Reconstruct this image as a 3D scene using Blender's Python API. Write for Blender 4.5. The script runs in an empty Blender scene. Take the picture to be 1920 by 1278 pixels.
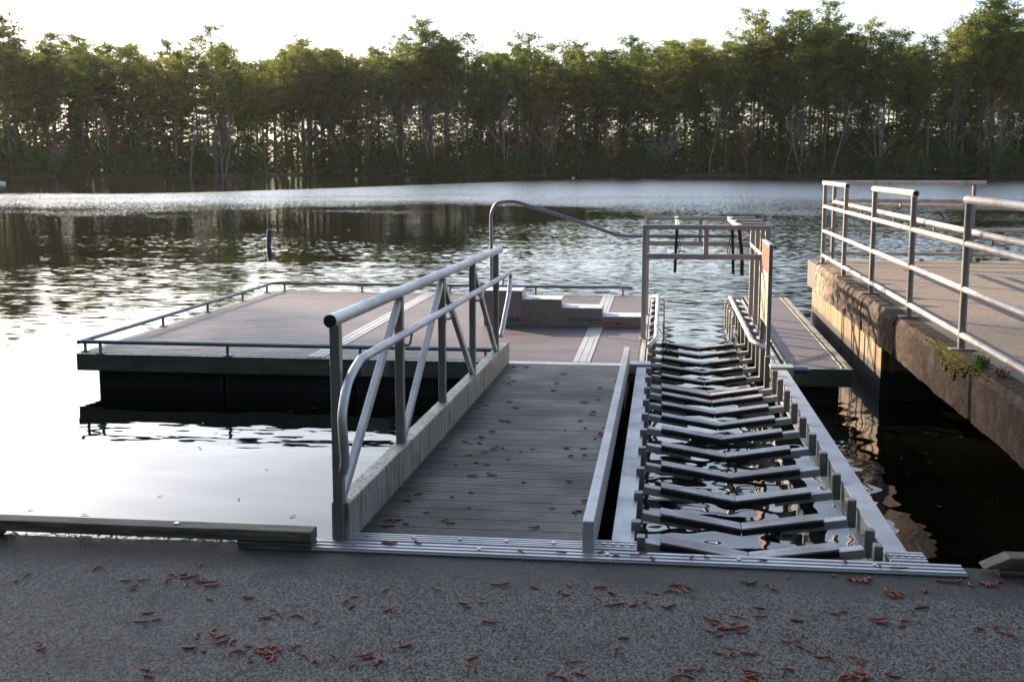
import bpy, bmesh, math, random
from mathutils import Vector, Matrix
from math import radians as R, sin, cos, pi, tan
sc = bpy.context.scene
COL = sc.collection

# ------------------------------------------------------------------ camera
cam_d = bpy.data.cameras.new("camera"); cam = bpy.data.objects.new("camera", cam_d); COL.objects.link(cam)
CZ = 1.76; PITCH = R(8.369); YAW = R(7.143); LENS = 42.1875; FPX = 2250.0
cam.location = (0, 0, CZ); cam.rotation_euler = (pi/2 - PITCH, 0, YAW)
cam_d.lens = LENS; cam_d.sensor_width = 36.0; cam_d.clip_end = 4000; cam_d.clip_start = 0.05
cam_d.dof.use_dof = True; cam_d.dof.focus_distance = 9.0; cam_d.dof.aperture_fstop = 6.3
sc.camera = cam
# ------------------------------------------------------------------ light
SUN_AZ = R(48)      # to the left of +Y
SUN_EL = R(19)
w = bpy.data.worlds.new("World"); sc.world = w; w.use_nodes = True
nt = w.node_tree; nt.nodes.clear()
sky = nt.nodes.new("ShaderNodeTexSky"); sky.sky_type = 'NISHITA'; sky.sun_disc = False
sky.sun_elevation = SUN_EL; sky.sun_rotation = -SUN_AZ
sky.air_density = 1.0; sky.dust_density = 1.9; sky.ozone_density = 1.3
bg = nt.nodes.new("ShaderNodeBackground"); bg.inputs[1].default_value = 0.10
wo = nt.nodes.new("ShaderNodeOutputWorld"); hs = nt.nodes.new("ShaderNodeHueSaturation"); hs.inputs["Saturation"].default_value = 0.62; nt.links.new(sky.outputs[0], hs.inputs["Color"]); wb = nt.nodes.new("ShaderNodeMix"); wb.data_type = "RGBA"; wb.blend_type = "MULTIPLY"; wb.inputs[0].default_value = 1; wb.inputs[7].default_value = (.96,1.0,1.09,1); nt.links.new(hs.outputs[0], wb.inputs[6]); nt.links.new(wb.outputs[2], bg.inputs[0]); nt.links.new(bg.outputs[0], wo.inputs[0])
sl = bpy.data.lights.new("sun", 'SUN'); sun = bpy.data.objects.new("sun", sl); COL.objects.link(sun)
sl.energy = 5.0; sl.angle = R(0.6); sl.color = (1.0, 0.77, 0.55)
SUND = Vector((-sin(SUN_AZ)*cos(SUN_EL), cos(SUN_AZ)*cos(SUN_EL), sin(SUN_EL)))
sun.rotation_euler = SUND.to_track_quat('Z', 'Y').to_euler()
sc.view_settings.view_transform = 'Standard'; sc.view_settings.look = 'None'
sc.view_settings.exposure = 1.6; sc.view_settings.gamma = 1
sc.cycles.use_denoising = True
sc.cycles.max_bounces = 6; sc.cycles.transparent_max_bounces = 6
sc.cycles.diffuse_bounces = 3; sc.cycles.glossy_bounces = 4; sc.cycles.transmission_bounces = 4
sc.cycles.sample_clamp_indirect = 6.0
WZ = -0.49     # water level
DZ = -0.12     # floating deck level
PZ = 0.44      # pier deck level

# ------------------------------------------------------------------ helpers
class MB:
    """collects shapes into one mesh"""
    def __init__(s): s.v = []; s.f = []; s.sm = []
    def add(s, vs, fs, smooth=False):
        b = len(s.v); s.v += [tuple(v) for v in vs]
        s.f += [tuple(b+i for i in f) for f in fs]; s.sm += [smooth]*len(fs)
    def box(s, x0, x1, y0, y1, z0, z1):
        s.add([(x0,y0,z0),(x1,y0,z0),(x1,y1,z0),(x0,y1,z0),(x0,y0,z1),(x1,y0,z1),(x1,y1,z1),(x0,y1,z1)],
              [(0,3,2,1),(4,5,6,7),(0,1,5,4),(1,2,6,5),(2,3,7,6),(3,0,4,7)])
    def beam(s, p0, p1, w_, h_, up=(0,0,1)):
        p0 = Vector(p0); p1 = Vector(p1); d = (p1-p0).normalized(); up = Vector(up)
        sd = d.cross(up).normalized(); u = sd.cross(d).normalized(); vs = []
        for p in (p0, p1):
            for a, b in ((-1,-1),(1,-1),(1,1),(-1,1)): vs.append(p + sd*a*w_/2 + u*b*h_/2)
        s.add(vs, [(0,1,2,3),(7,6,5,4),(0,4,5,1),(1,5,6,2),(2,6,7,3),(3,7,4,0)])
    def tube(s, pts, r, n=12, cap=True):
        pts = [Vector(p) for p in pts]; rr = r if isinstance(r, (list, tuple)) else [r]*len(pts)
        rings = []; ref = None
        for i, p in enumerate(pts):
            d = (pts[min(i+1,len(pts)-1)] - pts[max(i-1,0)]).normalized()
            if ref is None: ref = Vector((0,0,1)) if abs(d.z) < .9 else Vector((1,0,0))
            a = d.cross(ref).normalized(); b = a.cross(d).normalized(); ref = b
            rings.append([p + (a*cos(2*pi*k/n) + b*sin(2*pi*k/n))*rr[i] for k in range(n)])
        vs = [v for g in rings for v in g]; fs = []
        for i in range(len(pts)-1):
            for k in range(n):
                fs.append((i*n+k, i*n+(k+1)%n, (i+1)*n+(k+1)%n, (i+1)*n+k))
        s.add(vs, fs, True)
        if cap:
            m = len(pts)-1
            s.add(rings[0], [tuple(range(n))[::-1]]); s.add(rings[m], [tuple(range(n))])
    def prism(s, poly, y0, y1):   # polygon in xz, extruded along y
        n = len(poly); vs = [(x,y0,z) for x,z in poly] + [(x,y1,z) for x,z in poly]
        s.add(vs, [tuple(range(n)), tuple(range(2*n-1, n-1, -1))] + [(i, i+n, (i+1)%n+n, (i+1)%n) for i in range(n)])
    def build(s, name, mat, parent=None, bevel=0, loc=None):
        me = bpy.data.meshes.new(name); me.from_pydata(s.v, [], s.f); me.update()
        me.polygons.foreach_set("use_smooth", s.sm)
        bm = bmesh.new(); bm.from_mesh(me); bmesh.ops.recalc_face_normals(bm, faces=bm.faces); bm.to_mesh(me); bm.free()
        o = bpy.data.objects.new(name, me); COL.objects.link(o)
        if mat: me.materials.append(mat)
        if parent is not None:
            o.parent = parent; o.matrix_parent_inverse = Matrix.Translation(-Vector(parent.location))
        if bevel:
            m = o.modifiers.new("bevel", 'BEVEL'); m.width = bevel; m.segments = 2; m.limit_method = 'ANGLE'; m.angle_limit = R(50)
        return o

def tag(o, label=None, cat=None, group=None, kind=None):
    if label: o['label'] = label
    if cat: o['category'] = cat
    if group: o['group'] = group
    if kind: o['kind'] = kind
    return o
def thing(name, loc, label, cat, group=None):
    o = bpy.data.objects.new(name, None); o.location = loc; o.empty_display_size = .2; COL.objects.link(o)
    return tag(o, label, cat, group)
def bend(pts, rad=.08, n=6):
    """round the corners of a polyline"""
    P_ = [Vector(p) for p in pts]; out = [P_[0]]
    for i in range(1, len(P_)-1):
        a, b, c = P_[i-1], P_[i], P_[i+1]
        r = min(rad, (a-b).length*.45, (c-b).length*.45)
        s = b + (a-b).normalized()*r; e = b + (c-b).normalized()*r
        for k in range(n+1):
            t = k/n; out.append(s*(1-t)**2 + b*2*t*(1-t) + e*t*t)
    out.append(P_[-1]); return out
def smoothpath(pts, n=6):
    P_ = [Vector(p) for p in pts]; out = []
    Q = [P_[0]*2-P_[1]] + P_ + [P_[-1]*2-P_[-2]]
    for i in range(1, len(Q)-2):
        for k in range(n):
            t = k/n; a,b,c,d = Q[i-1],Q[i],Q[i+1],Q[i+2]
            out.append(.5*((2*b)+(c-a)*t+(2*a-5*b+4*c-d)*t*t+(-a+3*b-3*c+d)*t**3))
    out.append(P_[-1]); return out
def px(u, v, z):
    """ground point seen at a pixel of the 1920 px photograph"""
    cp, sp, cy, sy = cos(PITCH), sin(PITCH), cos(YAW), sin(YAW)
    fw = Vector((-sy*cp, cy*cp, -sp)); rt = Vector((cy, sy, 0)); up = rt.cross(fw)
    r = fw + rt*(u-960)/FPX - up*(v-639)/FPX
    k = (z-CZ)/r.z; return Vector((r.x*k, r.y*k, z))

# ------------------------------------------------------------------ materials
class NT:
    def __init__(s, name):
        s.m = bpy.data.materials.new(name); s.m.use_nodes = True; s.t = s.m.node_tree; s.t.nodes.clear()
        s.out = s.n("ShaderNodeOutputMaterial")
    def n(s, t, **kw):
        o = s.t.nodes.new(t)
        for k, v in kw.items(): setattr(o, k, v)
        return o
    def l(s, a, b): s.t.links.new(a, b)
    def val(s, sock, v):
        if hasattr(v, 'is_output') or hasattr(v, 'links'): s.l(v, sock)
        else: sock.default_value = v
    def math(s, op, a, b=0.0, c=None, clamp=False):
        o = s.n("ShaderNodeMath", operation=op, use_clamp=clamp); s.val(o.inputs[0], a); s.val(o.inputs[1], b)
        if c is not None: s.val(o.inputs[2], c)
        return o.outputs[0]
    def map(s, v, a, b, c=0.0, d=1.0):
        o = s.n("ShaderNodeMapRange", interpolation_type='SMOOTHSTEP'); s.val(o.inputs[0], v)
        for i, q in enumerate((a,b,c,d)): s.val(o.inputs[i+1], q)
        return o.outputs[0]
    def mix(s, f, a, b):
        o = s.n("ShaderNodeMix", data_type='RGBA'); s.val(o.inputs[0], f)
        for k, q in ((6,a),(7,b)):
            if isinstance(q, tuple): o.inputs[k].default_value = (q[0],q[1],q[2],1)
            else: s.l(q, o.inputs[k])
        return o.outputs[2]
    def noise(s, scale=1.0, detail=3, rough=.55, vec=None, sc3=None, out=0):
        o = s.n("ShaderNodeTexNoise"); o.inputs["Scale"].default_value = scale; o.inputs["Detail"].default_value = detail
        o.inputs["Roughness"].default_value = rough
        v = vec if vec is not None else s.pos()
        if sc3:
            m = s.n("ShaderNodeMapping"); m.inputs["Scale"].default_value = sc3; s.l(v, m.inputs[0]); v = m.outputs[0]
        s.l(v, o.inputs["Vector"]); return o.outputs[out]
    def pos(s):
        if not hasattr(s, '_p'): s._p = s.n("ShaderNodeNewGeometry")
        return s._p.outputs["Position"]
    def geo(s, k): s.pos(); return s._p.outputs[k]
    def obj(s): return s.n("ShaderNodeTexCoord").outputs["Object"]
    def sep(s, v):
        o = s.n("ShaderNodeSeparateXYZ"); s.l(v, o.inputs[0]); return o.outputs
    def bump(s, h, strength=.3, dist=.01, normal=None):
        o = s.n("ShaderNodeBump"); s.l(h, o.inputs["Height"]); o.inputs["Strength"].default_value = strength
        o.inputs["Distance"].default_value = dist
        if normal is not None: s.l(normal, o.inputs["Normal"])
        return o.outputs[0]
    def bsdf(s, color, rough=.5, metal=0.0, normal=None, spec=None):
        b = s.n("ShaderNodeBsdfPrincipled")
        if isinstance(color, tuple): b.inputs["Base Color"].default_value = (*color, 1)
        else: s.l(color, b.inputs["Base Color"])
        s.val(b.inputs["Roughness"], rough); s.val(b.inputs["Metallic"], metal)
        if spec is not None: b.inputs["Specular IOR Level"].default_value = spec
        if normal is not None: s.l(normal, b.inputs["Normal"])
        s.l(b.outputs[0], s.out.inputs[0]); s.b = b; return b

def mat_alu(name, col=(.60,.61,.63), rough=.38, stain=.35, algae=0.0, metal=.9):
    t = NT(name)
    n1 = t.noise(3.0, 5, .65); n2 = t.noise(38.0, 3, .6); n3 = t.noise(6, 4, .6, sc3=(6, 6, .8))
    dark = tuple(c*.55 for c in col)
    c = t.mix(t.map(n1, .42, .72, 0, stain), col, dark)
    c = t.mix(t.map(n2, .55, .75, 0, .35), c, tuple(c_*.7 for c_ in col))
    mt = metal
    if algae:
        z = t.sep(t.pos())[2]
        f = t.math('MULTIPLY', t.map(n3, .42, .68, 0, 1), algae)
        c = t.mix(f, c, (.075,.072,.028)); mt = t.math('MULTIPLY', t.math('SUBTRACT', 1.0, f), metal)
    r = t.map(n1, .3, .7, rough, rough+.18)
    t.bsdf(c, r, mt, t.bump(n2, .12, .002)); return t.m
M = {}
M['alu'] = mat_alu("weathered_aluminium", (.50,.51,.53))
M['alu_dull'] = mat_alu("dull_aluminium", (.25,.255,.25), .45, .5, 0)
M['alu_white'] = mat_alu("oxidised_aluminium", (.44,.45,.46), .42, .35, 0, .6)
M['alu_algae'] = mat_alu("algae_stained_aluminium", (.36,.37,.33), .45, .4, 1.0, .5)
M['pipe'] = mat_alu("bull_rail_pipe", (.22,.24,.27), .36, .4, 0, .9)
M['galv'] = mat_alu("weathered_galvanised_pipe", (.24,.23,.22), .48, .5, .12, .65)
M['steel_grey'] = mat_alu("gantry_aluminium", (.42,.40,.39), .34, .3, 0, .85)

def mat_rail():
    t = NT("rusty_painted_pipe"); n = t.noise(5, 5, .65, sc3=(2,1,2)); m = t.noise(30, 3)
    c = t.mix(t.map(n, .45, .68, 0, .75), (.50,.46,.42), (.34,.20,.12))
    c = t.mix(t.map(m, .6, .75, 0, .5), c, (.22,.14,.10))
    t.bsdf(c, .5, .25, t.bump(m, .2, .002)); return t.m
M['rail'] = mat_rail()

def mat_simple(name, col, rough=.6, var=.25, scale=8, bump=.15, metal=0.0, spec=None):
    t = NT(name); n = t.noise(scale, 4, .6); d = tuple(c*(1-var*1.6) for c in col); b = tuple(min(1,c*(1+var)) for c in col)
    t.bsdf(t.mix(t.map(n, .3, .7), d, b), rough, metal, t.bump(n, bump, .004), spec); return t.m
M['black'] = mat_simple("black_polyethylene_float", (.012,.012,.013), .5)
M['bunk'] = mat_simple("black_bunk_plastic", (.016,.016,.018), .42, .3, 20)
M['rubber'] = mat_simple("black_webbing", (.02,.018,.016), .7)
M['cap'] = mat_simple("black_pipe_plug", (.01,.01,.011), .6)
M['blue_ink'] = mat_simple("blue_lettering", (.02,.035,.13), .5, .1)
M['grey_ink'] = mat_simple("grey_lettering", (.05,.045,.045), .5, .1)
M['red_ink'] = mat_simple("red_sticker", (.42,.03,.012), .5, .1)
M['orange_sign'] = mat_simple("orange_red_sign", (.48,.075,.03), .5, .12, 14)
M['cream_sign'] = mat_simple("cream_sign", (.36,.33,.25), .55, .2, 5)
M['pile_blue'] = mat_simple("blue_grey_pile", (.03,.05,.09), .45)
M['white_paint'] = mat_simple("white_paint", (.6,.62,.65), .5)
M['bolt'] = mat_simple("bolt_steel", (.5,.5,.5), .3, .2, 20, .1, 1.0)

def mat_bunktop():
    t = NT("scuffed_bunk_tread"); n = t.noise(14, 5, .7, sc3=(.6,4,1)); m = t.noise(1.6, 2); k = t.noise(70, 2)
    c = t.mix(t.map(n, .4, .62), (.23,.23,.24), (.48,.49,.51))
    c = t.mix(t.map(m, .52, .6, 0, .8), c, (.16,.125,.12))
    c = t.mix(t.map(k, .6, .7, 0, .6), c, (.05,.04,.04))
    t.bsdf(c, .45, 0, t.bump(n, .3, .003)); return t.m
M['bunktop'] = mat_bunktop()

def mat_deck():
    t = NT("composite_deck_boards"); r = t.geo("Random Per Island")
    n = t.noise(4, 5, .65, sc3=(.6, 3, 1)); st = t.noise(1.1, 4, .6); g = t.noise(16, 3, .6, sc3=(.3, 6, 1))
    c = t.mix(r, (.088,.070,.076), (.120,.100,.106))
    c = t.mix(t.map(n, .35, .7, 0, .45), c, (.145,.13,.14))
    c = t.mix(t.map(st, .56, .74, 0, .65), c, (.045,.032,.035))
    rg = t.map(n, .3, .7, .42, .62)
    t.bsdf(c, rg, 0, t.bump(g, .35, .004)); return t.m
M['deck'] = mat_deck()
M['bench'] = mat_alu("brushed_bench_panel", (.26,.235,.225), .36, .5, 0, .7)

def mat_fascia():
    t = NT("dock_fascia"); n = t.noise(2.5, 5, .6, sc3=(1,1,5)); k = t.noise(9, 4, .6, sc3=(3,3,.6))
    c = t.mix(t.map(n, .35, .7), (.060,.066,.050), (.10,.105,.085)); c = t.mix(t.map(k, .55, .75, 0, .7), c, (.03,.03,.022))
    t.bsdf(c, .6, .1, t.bump(n, .2, .004)); return t.m
M['fascia'] = mat_fascia()

def mat_gangdeck():
    t = NT("ribbed_gangway_deck"); n = t.noise(1.4, 5, .65); s = t.noise(9, 5, .7, sc3=(.35, 5, 1)); r = t.geo("Random Per Island")
    k = t.noise(60, 2)
    pl = t.math('FLOOR', t.math('MULTIPLY', t.sep(t.pos())[1], 6.35)); wn = t.n('ShaderNodeTexWhiteNoise', noise_dimensions='1D'); t.l(pl, wn.inputs['W'])
    c = t.mix(t.map(s, .35, .68), (.005,.005,.005), (.022,.021,.021)); c = t.mix(t.math('MULTIPLY', r, .3), c, (.035,.034,.034))
    c = t.mix(t.math('MULTIPLY', wn.outputs[0], .45), c, (.036,.035,.035))
    c = t.mix(t.map(n, .45, .72, 0, .7), c, (.014,.013,.0125)); c = t.mix(t.map(k, .64, .72, 0, .25), c, (.14,.13,.12))
    t.bsdf(c, t.map(n, .3, .7, .42, .62), 0, t.bump(s, .2, .003)); return t.m
M['gang'] = mat_gangdeck()

def mat_concrete():
    t = NT("broomed_concrete"); P = t.pos(); s = t.sep(P)
    big = t.noise(.55, 5, .6); med = t.noise(3.2, 5, .65); gr = t.noise(115, 3, .8, sc3=(1.2,.7,1)); gr2 = t.noise(260, 2, .7, sc3=(1,.5,1))
    blot = t.noise(1.7, 5, .65, sc3=(1,1.6,1)); broom = t.noise(30, 3, .7, sc3=(.5,2.2,1))
    vo = t.n("ShaderNodeTexVoronoi"); vo.inputs["Scale"].default_value = 1.0
    mp = t.n("ShaderNodeMapping"); mp.inputs["Scale"].default_value = (150, 85, 60); mp.inputs["Rotation"].default_value = (0,0,R(14)); t.l(P, mp.inputs[0]); t.l(mp.outputs[0], vo.inputs["Vector"])
    vr = t.sep(vo.outputs["Color"])[0]
    g = t.math('ADD', t.math('MULTIPLY', gr, .7), t.math('MULTIPLY', t.math('SUBTRACT', vr, .5), .26)); g = t.math('ADD', g, .15)
    c = t.mix(t.map(g, .38, .64), (.007,.007,.0065), (.225,.208,.190))
    c = t.mix(t.map(broom, .5, .7, 0, .45), c, (.035,.034,.034))
    c = t.mix(t.map(big, .4, .68, 0, .35), c, (.085,.083,.082))
    c = t.mix(t.map(med, .5, .75, 0, .5), c, (.026,.026,.027))
    c = t.mix(t.map(blot, .55, .74, 0, .45), c, (.15,.135,.12))
    # worn smooth wet strip along the threshold plate
    e = t.math('ADD', s[1], t.math('MULTIPLY', t.math('SUBTRACT', med, .5), .45))
    edge = t.map(e, 4.72, 5.02, 0, .75)
    c = t.mix(edge, c, (.014,.012,.0105))
    h = t.math('ADD', gr, t.math('MULTIPLY', gr2, .6))
    t.bsdf(c, t.map(e, 4.7, 5.0, .85, .72), 0, t.bump(h, .8, .006)); return t.m
M['concrete'] = mat_concrete()

def mat_pierdeck():
    t = NT("pier_deck_concrete"); big = t.noise(.8, 5, .6); gr = t.noise(70, 3, .7); st = t.noise(2.2, 5, .65)
    x = t.sep(t.pos())[0]
    c = t.mix(t.map(gr, .35, .68), (.09,.074,.056), (.27,.222,.175)); c = t.mix(t.map(st, .48, .72, 0, .6), c, (.085,.072,.06))
    xe = t.math('ADD', x, t.math('MULTIPLY', t.math('SUBTRACT', st, .5), .3))
    c = t.mix(t.map(xe, 2.42, 2.10, 0, .7), c, (.075,.060,.048))
    t.bsdf(c, .75, 0, t.bump(gr, .5, .004)); return t.m
M['pierdeck'] = mat_pierdeck()

def mat_pierface():
    t = NT("stained_shaded_pier_beam"); s = t.sep(t.pos())
    n = t.noise(9, 7, .78, sc3=(1,1,.6)); v = t.noise(8, 6, .7, sc3=(3, 3, .45)); k = t.noise(34, 5, .8); big = t.noise(.9, 4)
    c = t.mix(t.map(n, .40, .60), (.012,.007,.0045), (.070,.036,.018))
    c = t.mix(t.map(v, .47, .58, 0, .8), c, (.016,.010,.008))
    c = t.mix(t.map(k, .61, .68, 0, .85), c, (.42,.36,.29))
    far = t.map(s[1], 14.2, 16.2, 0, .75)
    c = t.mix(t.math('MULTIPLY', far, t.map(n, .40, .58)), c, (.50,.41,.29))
    near = t.math('MULTIPLY', t.map(s[1], 13.6, 11.4, 0, .95), t.map(big, .2, .36, .75, 1))  # near end darkened: brown stain plus tree shade put into the colour
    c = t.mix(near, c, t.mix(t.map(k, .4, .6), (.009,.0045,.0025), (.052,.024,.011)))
    t.bsdf(c, t.map(n, .35, .6, .62, .9), 0, t.bump(t.math('ADD', n, t.math('MULTIPLY', k, .7)), .6, .015), .25); return t.m
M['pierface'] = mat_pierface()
def mat_pierwall():
    t = NT("dark_footed_wall"); s = t.sep(t.pos()); v = t.noise(6, 5, .7, sc3=(2.2, 2.2, .18)); n = t.noise(12, 5, .7)
    c = t.mix(t.map(v, .36, .64), (.10,.058,.024), (.29,.22,.12)); c = t.mix(t.map(n, .55, .75, 0, .5), c, (.09,.065,.04))
    z = t.math('ADD', s[2], t.math('MULTIPLY', t.math('SUBTRACT', v, .5), .10))
    c = t.mix(t.map(z, -.16, -.22), c, (.022,.020,.018))  # wall turns darker towards its foot, with a wavy upper limit
    t.bsdf(c, .75, 0, t.bump(n, .4, .01)); return t.m
M['pierwall'] = mat_pierwall()

def mat_moss():
    t = NT("moss"); n = t.noise(22, 5, .7); t.bsdf(t.mix(t.map(n, .35, .65), (.050,.050,.008), (.21,.185,.022)), .9, 0, t.bump(n, .9, .02)); return t.m
M['moss'] = mat_moss()
def mat_wood():
    t = NT("weathered_timber"); n = t.noise(5, 6, .65, sc3=(.7, 9, 9)); m = t.noise(2, 3)
    c = t.mix(t.map(n, .35, .65), (.05,.044,.032), (.17,.155,.12)); c = t.mix(t.map(m, .45, .7, 0, .6), c, (.07,.07,.045))
    t.bsdf(c, .75, 0, t.bump(n, .6, .006)); return t.m
M['wood'] = mat_wood()
M['litter'] = mat_simple("dark_leaf_litter", (.035,.022,.014), .9, .4, 40, .8)
M['catkin'] = mat_simple("catkin_brown", (.27,.075,.034), .65, .45, 130, .6)
M['straw'] = mat_simple("pine_straw", (.30,.22,.13), .7, .3, 40)
M['leafdark'] = mat_simple("floating_leaf_brown", (.045,.025,.012), .4, .4, 30)
M['leafyellow'] = mat_simple("floating_leaf_yellow", (.62,.50,.10), .5, .2, 30)
M['grass'] = mat_simple("grass_blade", (.13,.24,.03), .55, .3, 20)
M['twig'] = mat_simple("twig_bark", (.05,.035,.03), .8)
def mat_ground(name, a, b):
    t = NT(name); n = t.noise(.4, 6, .65); m = t.noise(4, 4, .7)
    c = t.mix(t.map(n, .35, .65), a, b); c = t.mix(t.map(m, .5, .7, 0, .5), c, tuple(q*.6 for q in a))
    t.bsdf(c, .9, 0, t.bump(m, .5, .05)); return t.m
M['ground'] = mat_ground("forest_floor", (.045,.032,.018), (.085,.062,.036))

def mat_bark(name, a, b):
    t = NT(name); o = t.obj(); n = t.noise(2.2, 5, .7, vec=o, sc3=(4,4,1)); i = t.n("ShaderNodeObjectInfo").outputs["Random"]
    c = t.mix(t.map(n, .35, .65), a, b); c = t.mix(t.math('MULTIPLY', i, .5), c, tuple(q*.55 for q in a))
    t.bsdf(c, .9, 0, t.bump(n, .6, .05)); return t.m
M['bark'] = mat_bark("pine_bark", (.060,.042,.032), (.15,.11,.085))
M['palebark'] = mat_bark("pale_bark", (.10,.096,.09), (.24,.23,.21))
M['redtwig'] = mat_bark("reddish_twigs", (.20,.10,.075), (.26,.15,.12))
def mat_leaf(name, a, b, c3, tr=.38):
    t = NT(name); i = t.n("ShaderNodeObjectInfo").outputs["Random"]; r = t.geo("Random Per Island")
    c = t.mix(r, a, b); c = t.mix(t.map(i, .2, 1.0, 0, .75), c, c3)
    d = t.n("ShaderNodeBsdfDiffuse"); t.l(c, d.inputs[0]); tl = t.n("ShaderNodeBsdfTranslucent")
    hs = t.n("ShaderNodeHueSaturation"); hs.inputs["Value"].default_value = 1.5; hs.inputs["Saturation"].default_value = 1.1
    t.l(c, hs.inputs["Color"]); t.l(hs.outputs[0], tl.inputs[0])
    mx = t.n("ShaderNodeMixShader"); mx.inputs[0].default_value = tr; t.l(d.outputs[0], mx.inputs[1]); t.l(tl.outputs[0], mx.inputs[2])
    t.l(mx.outputs[0], t.out.inputs[0]); return t.m
M['needle'] = mat_leaf("pine_needles", (.044,.076,.022), (.115,.150,.040), (.180,.180,.060), .52)
M['shrubleaf'] = mat_leaf("shrub_leaves", (.026,.052,.016), (.065,.115,.032), (.070,.110,.026), .35)
M['brownleaf'] = mat_leaf("russet_leaves", (.12,.055,.03), (.16,.10,.04), (.15,.12,.035), .35)

def mat_water():
    t = NT("lake_water"); P = t.pos(); s = t.sep(P); X, Y = s[0], s[1]
    wob = t.noise(.05, 3, .5); wob2 = t.noise(.16, 3, .55, sc3=(.5,1,1))
    yj = t.math('ADD', Y, t.math('MULTIPLY', t.math('SUBTRACT', wob, .5), 60))
    # slope amplitudes by place
    slip = t.math('MULTIPLY', t.map(X, -.45, -.2), t.map(Y, 12.5, 11.0))          # chop in the launch and beside it
    calm = t.math('MULTIPLY', t.map(X, -.6, -1.4), t.map(Y, 13.5, 11.5))
    mid = t.map(Y, 11.0, 17.5)
    wind_far = t.map(X, -42, -8, 86, 186)
    wind = t.math('MULTIPLY', t.map(yj, 56, 92), t.map(t.math('SUBTRACT', Y, wind_far), 9, -3))
    rough_l = t.math('MULTIPLY', t.map(yj, 52, 62), t.map(yj, 90, 74))
    farcalm = t.map(Y, 60, 130)
    def vn(scale, sc3, det=2, rough=.5):
        o = t.n("ShaderNodeTexNoise"); o.inputs["Scale"].default_value = scale; o.inputs["Detail"].default_value = det; o.inputs["Roughness"].default_value = rough
        m = t.n("ShaderNodeMapping"); m.inputs["Scale"].default_value = sc3; m.inputs["Rotation"].default_value = (0,0,R(-6)); t.l(P, m.inputs[0]); t.l(m.outputs[0], o.inputs["Vector"])
        sub = t.n("ShaderNodeVectorMath", operation='SUBTRACT'); t.l(o.outputs[1], sub.inputs[0]); sub.inputs[1].default_value = (.5,.5,.5)
        return sub.outputs[0]
    def scl(v, f):
        o = t.n("ShaderNodeVectorMath", operation='SCALE'); t.l(v, o.inputs[0]); t.val(o.inputs[3], f); return o.outputs[0]
    def add(a, b):
        o = t.n("ShaderNodeVectorMath", operation='ADD'); t.l(a, o.inputs[0]); t.l(b, o.inputs[1]); return o.outputs[0]
    patch = t.map(wob2, .38, .62, .55, 1.3)
    a_mid = t.math('MULTIPLY', t.math('MULTIPLY', mid, patch), .22)
    a_mid = t.math('MULTIPLY', a_mid, t.map(Y, 27, 46, 1.0, .6))
    a_mid = t.math('MULTIPLY', a_mid, t.map(X, -9, 1, .72, 1.75))
    nearw = t.map(Y, 36, 20)
    v = scl(vn(1.0, (3.9, 6.4, 1), 4, .55), t.math('MULTIPLY', a_mid, t.math('SUBTRACT', 1.0, t.math('MULTIPLY', nearw, .75))))
    v = add(v, scl(vn(1.0, (2.4, 12, 1), 3, .5), t.math('MULTIPLY', a_mid, t.math('MULTIPLY', nearw, .9))))                         # ripples
    v = add(v, scl(vn(1.0, (.35, 1.3, 1), 1), t.math('MULTIPLY', mid, .028)))    # longer waves
    v = add(v, scl(vn(1.0, (6, 9, 1), 1), t.math('ADD', t.math('MULTIPLY', wind, .55), t.math('MULTIPLY', rough_l, .30))))
    v = add(v, scl(vn(1.0, (3.2, 4.2, 1), 1.2), t.math('MULTIPLY', slip, .15)))
    v = add(v, scl(vn(1.0, (.9, 1.6, 1), 1), t.math('MULTIPLY', slip, .05)))
    v = add(v, scl(vn(1.0, (1.1, 2.6, 1), 1), t.math('ADD', .014, t.math('MULTIPLY', calm, .024))))
    v = add(v, scl(vn(1.0, (3.0, 9, 1), 2), t.math('MULTIPLY', calm, t.map(Y, 8.0, 9.6, 0, .05))))
    s2 = t.sep(v)
    cx = t.n("ShaderNodeCombineXYZ"); t.l(t.math('MULTIPLY', s2[0], .8), cx.inputs[0]); t.l(t.math('SUBTRACT', s2[1], t.math('ADD', t.math('MULTIPLY', wind, .085), t.math('MULTIPLY', t.math('MULTIPLY', t.map(Y, 18, 30), t.map(X, -9, 0, .25, 1.0)), .028))), cx.inputs[1]); cx.inputs[2].default_value = 1
    nz = t.n("ShaderNodeVectorMath", operation='NORMALIZE'); t.l(cx.outputs[0], nz.inputs[0])
    b = t.bsdf((.003,.0035,.0022), .015, 0, nz.outputs[0]); b.inputs["IOR"].default_value = 1.45
    return t.m
M['water'] = mat_water()

# ------------------------------------------------------------------ setting
rnd = random.Random(7)
mb = MB(); mb.add([(-700,-60,WZ),(700,-60,WZ),(700,420,WZ),(-700,420,WZ)], [(0,1,2,3)])
tag(mb.build("water", M['water']), kind='structure')

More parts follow.
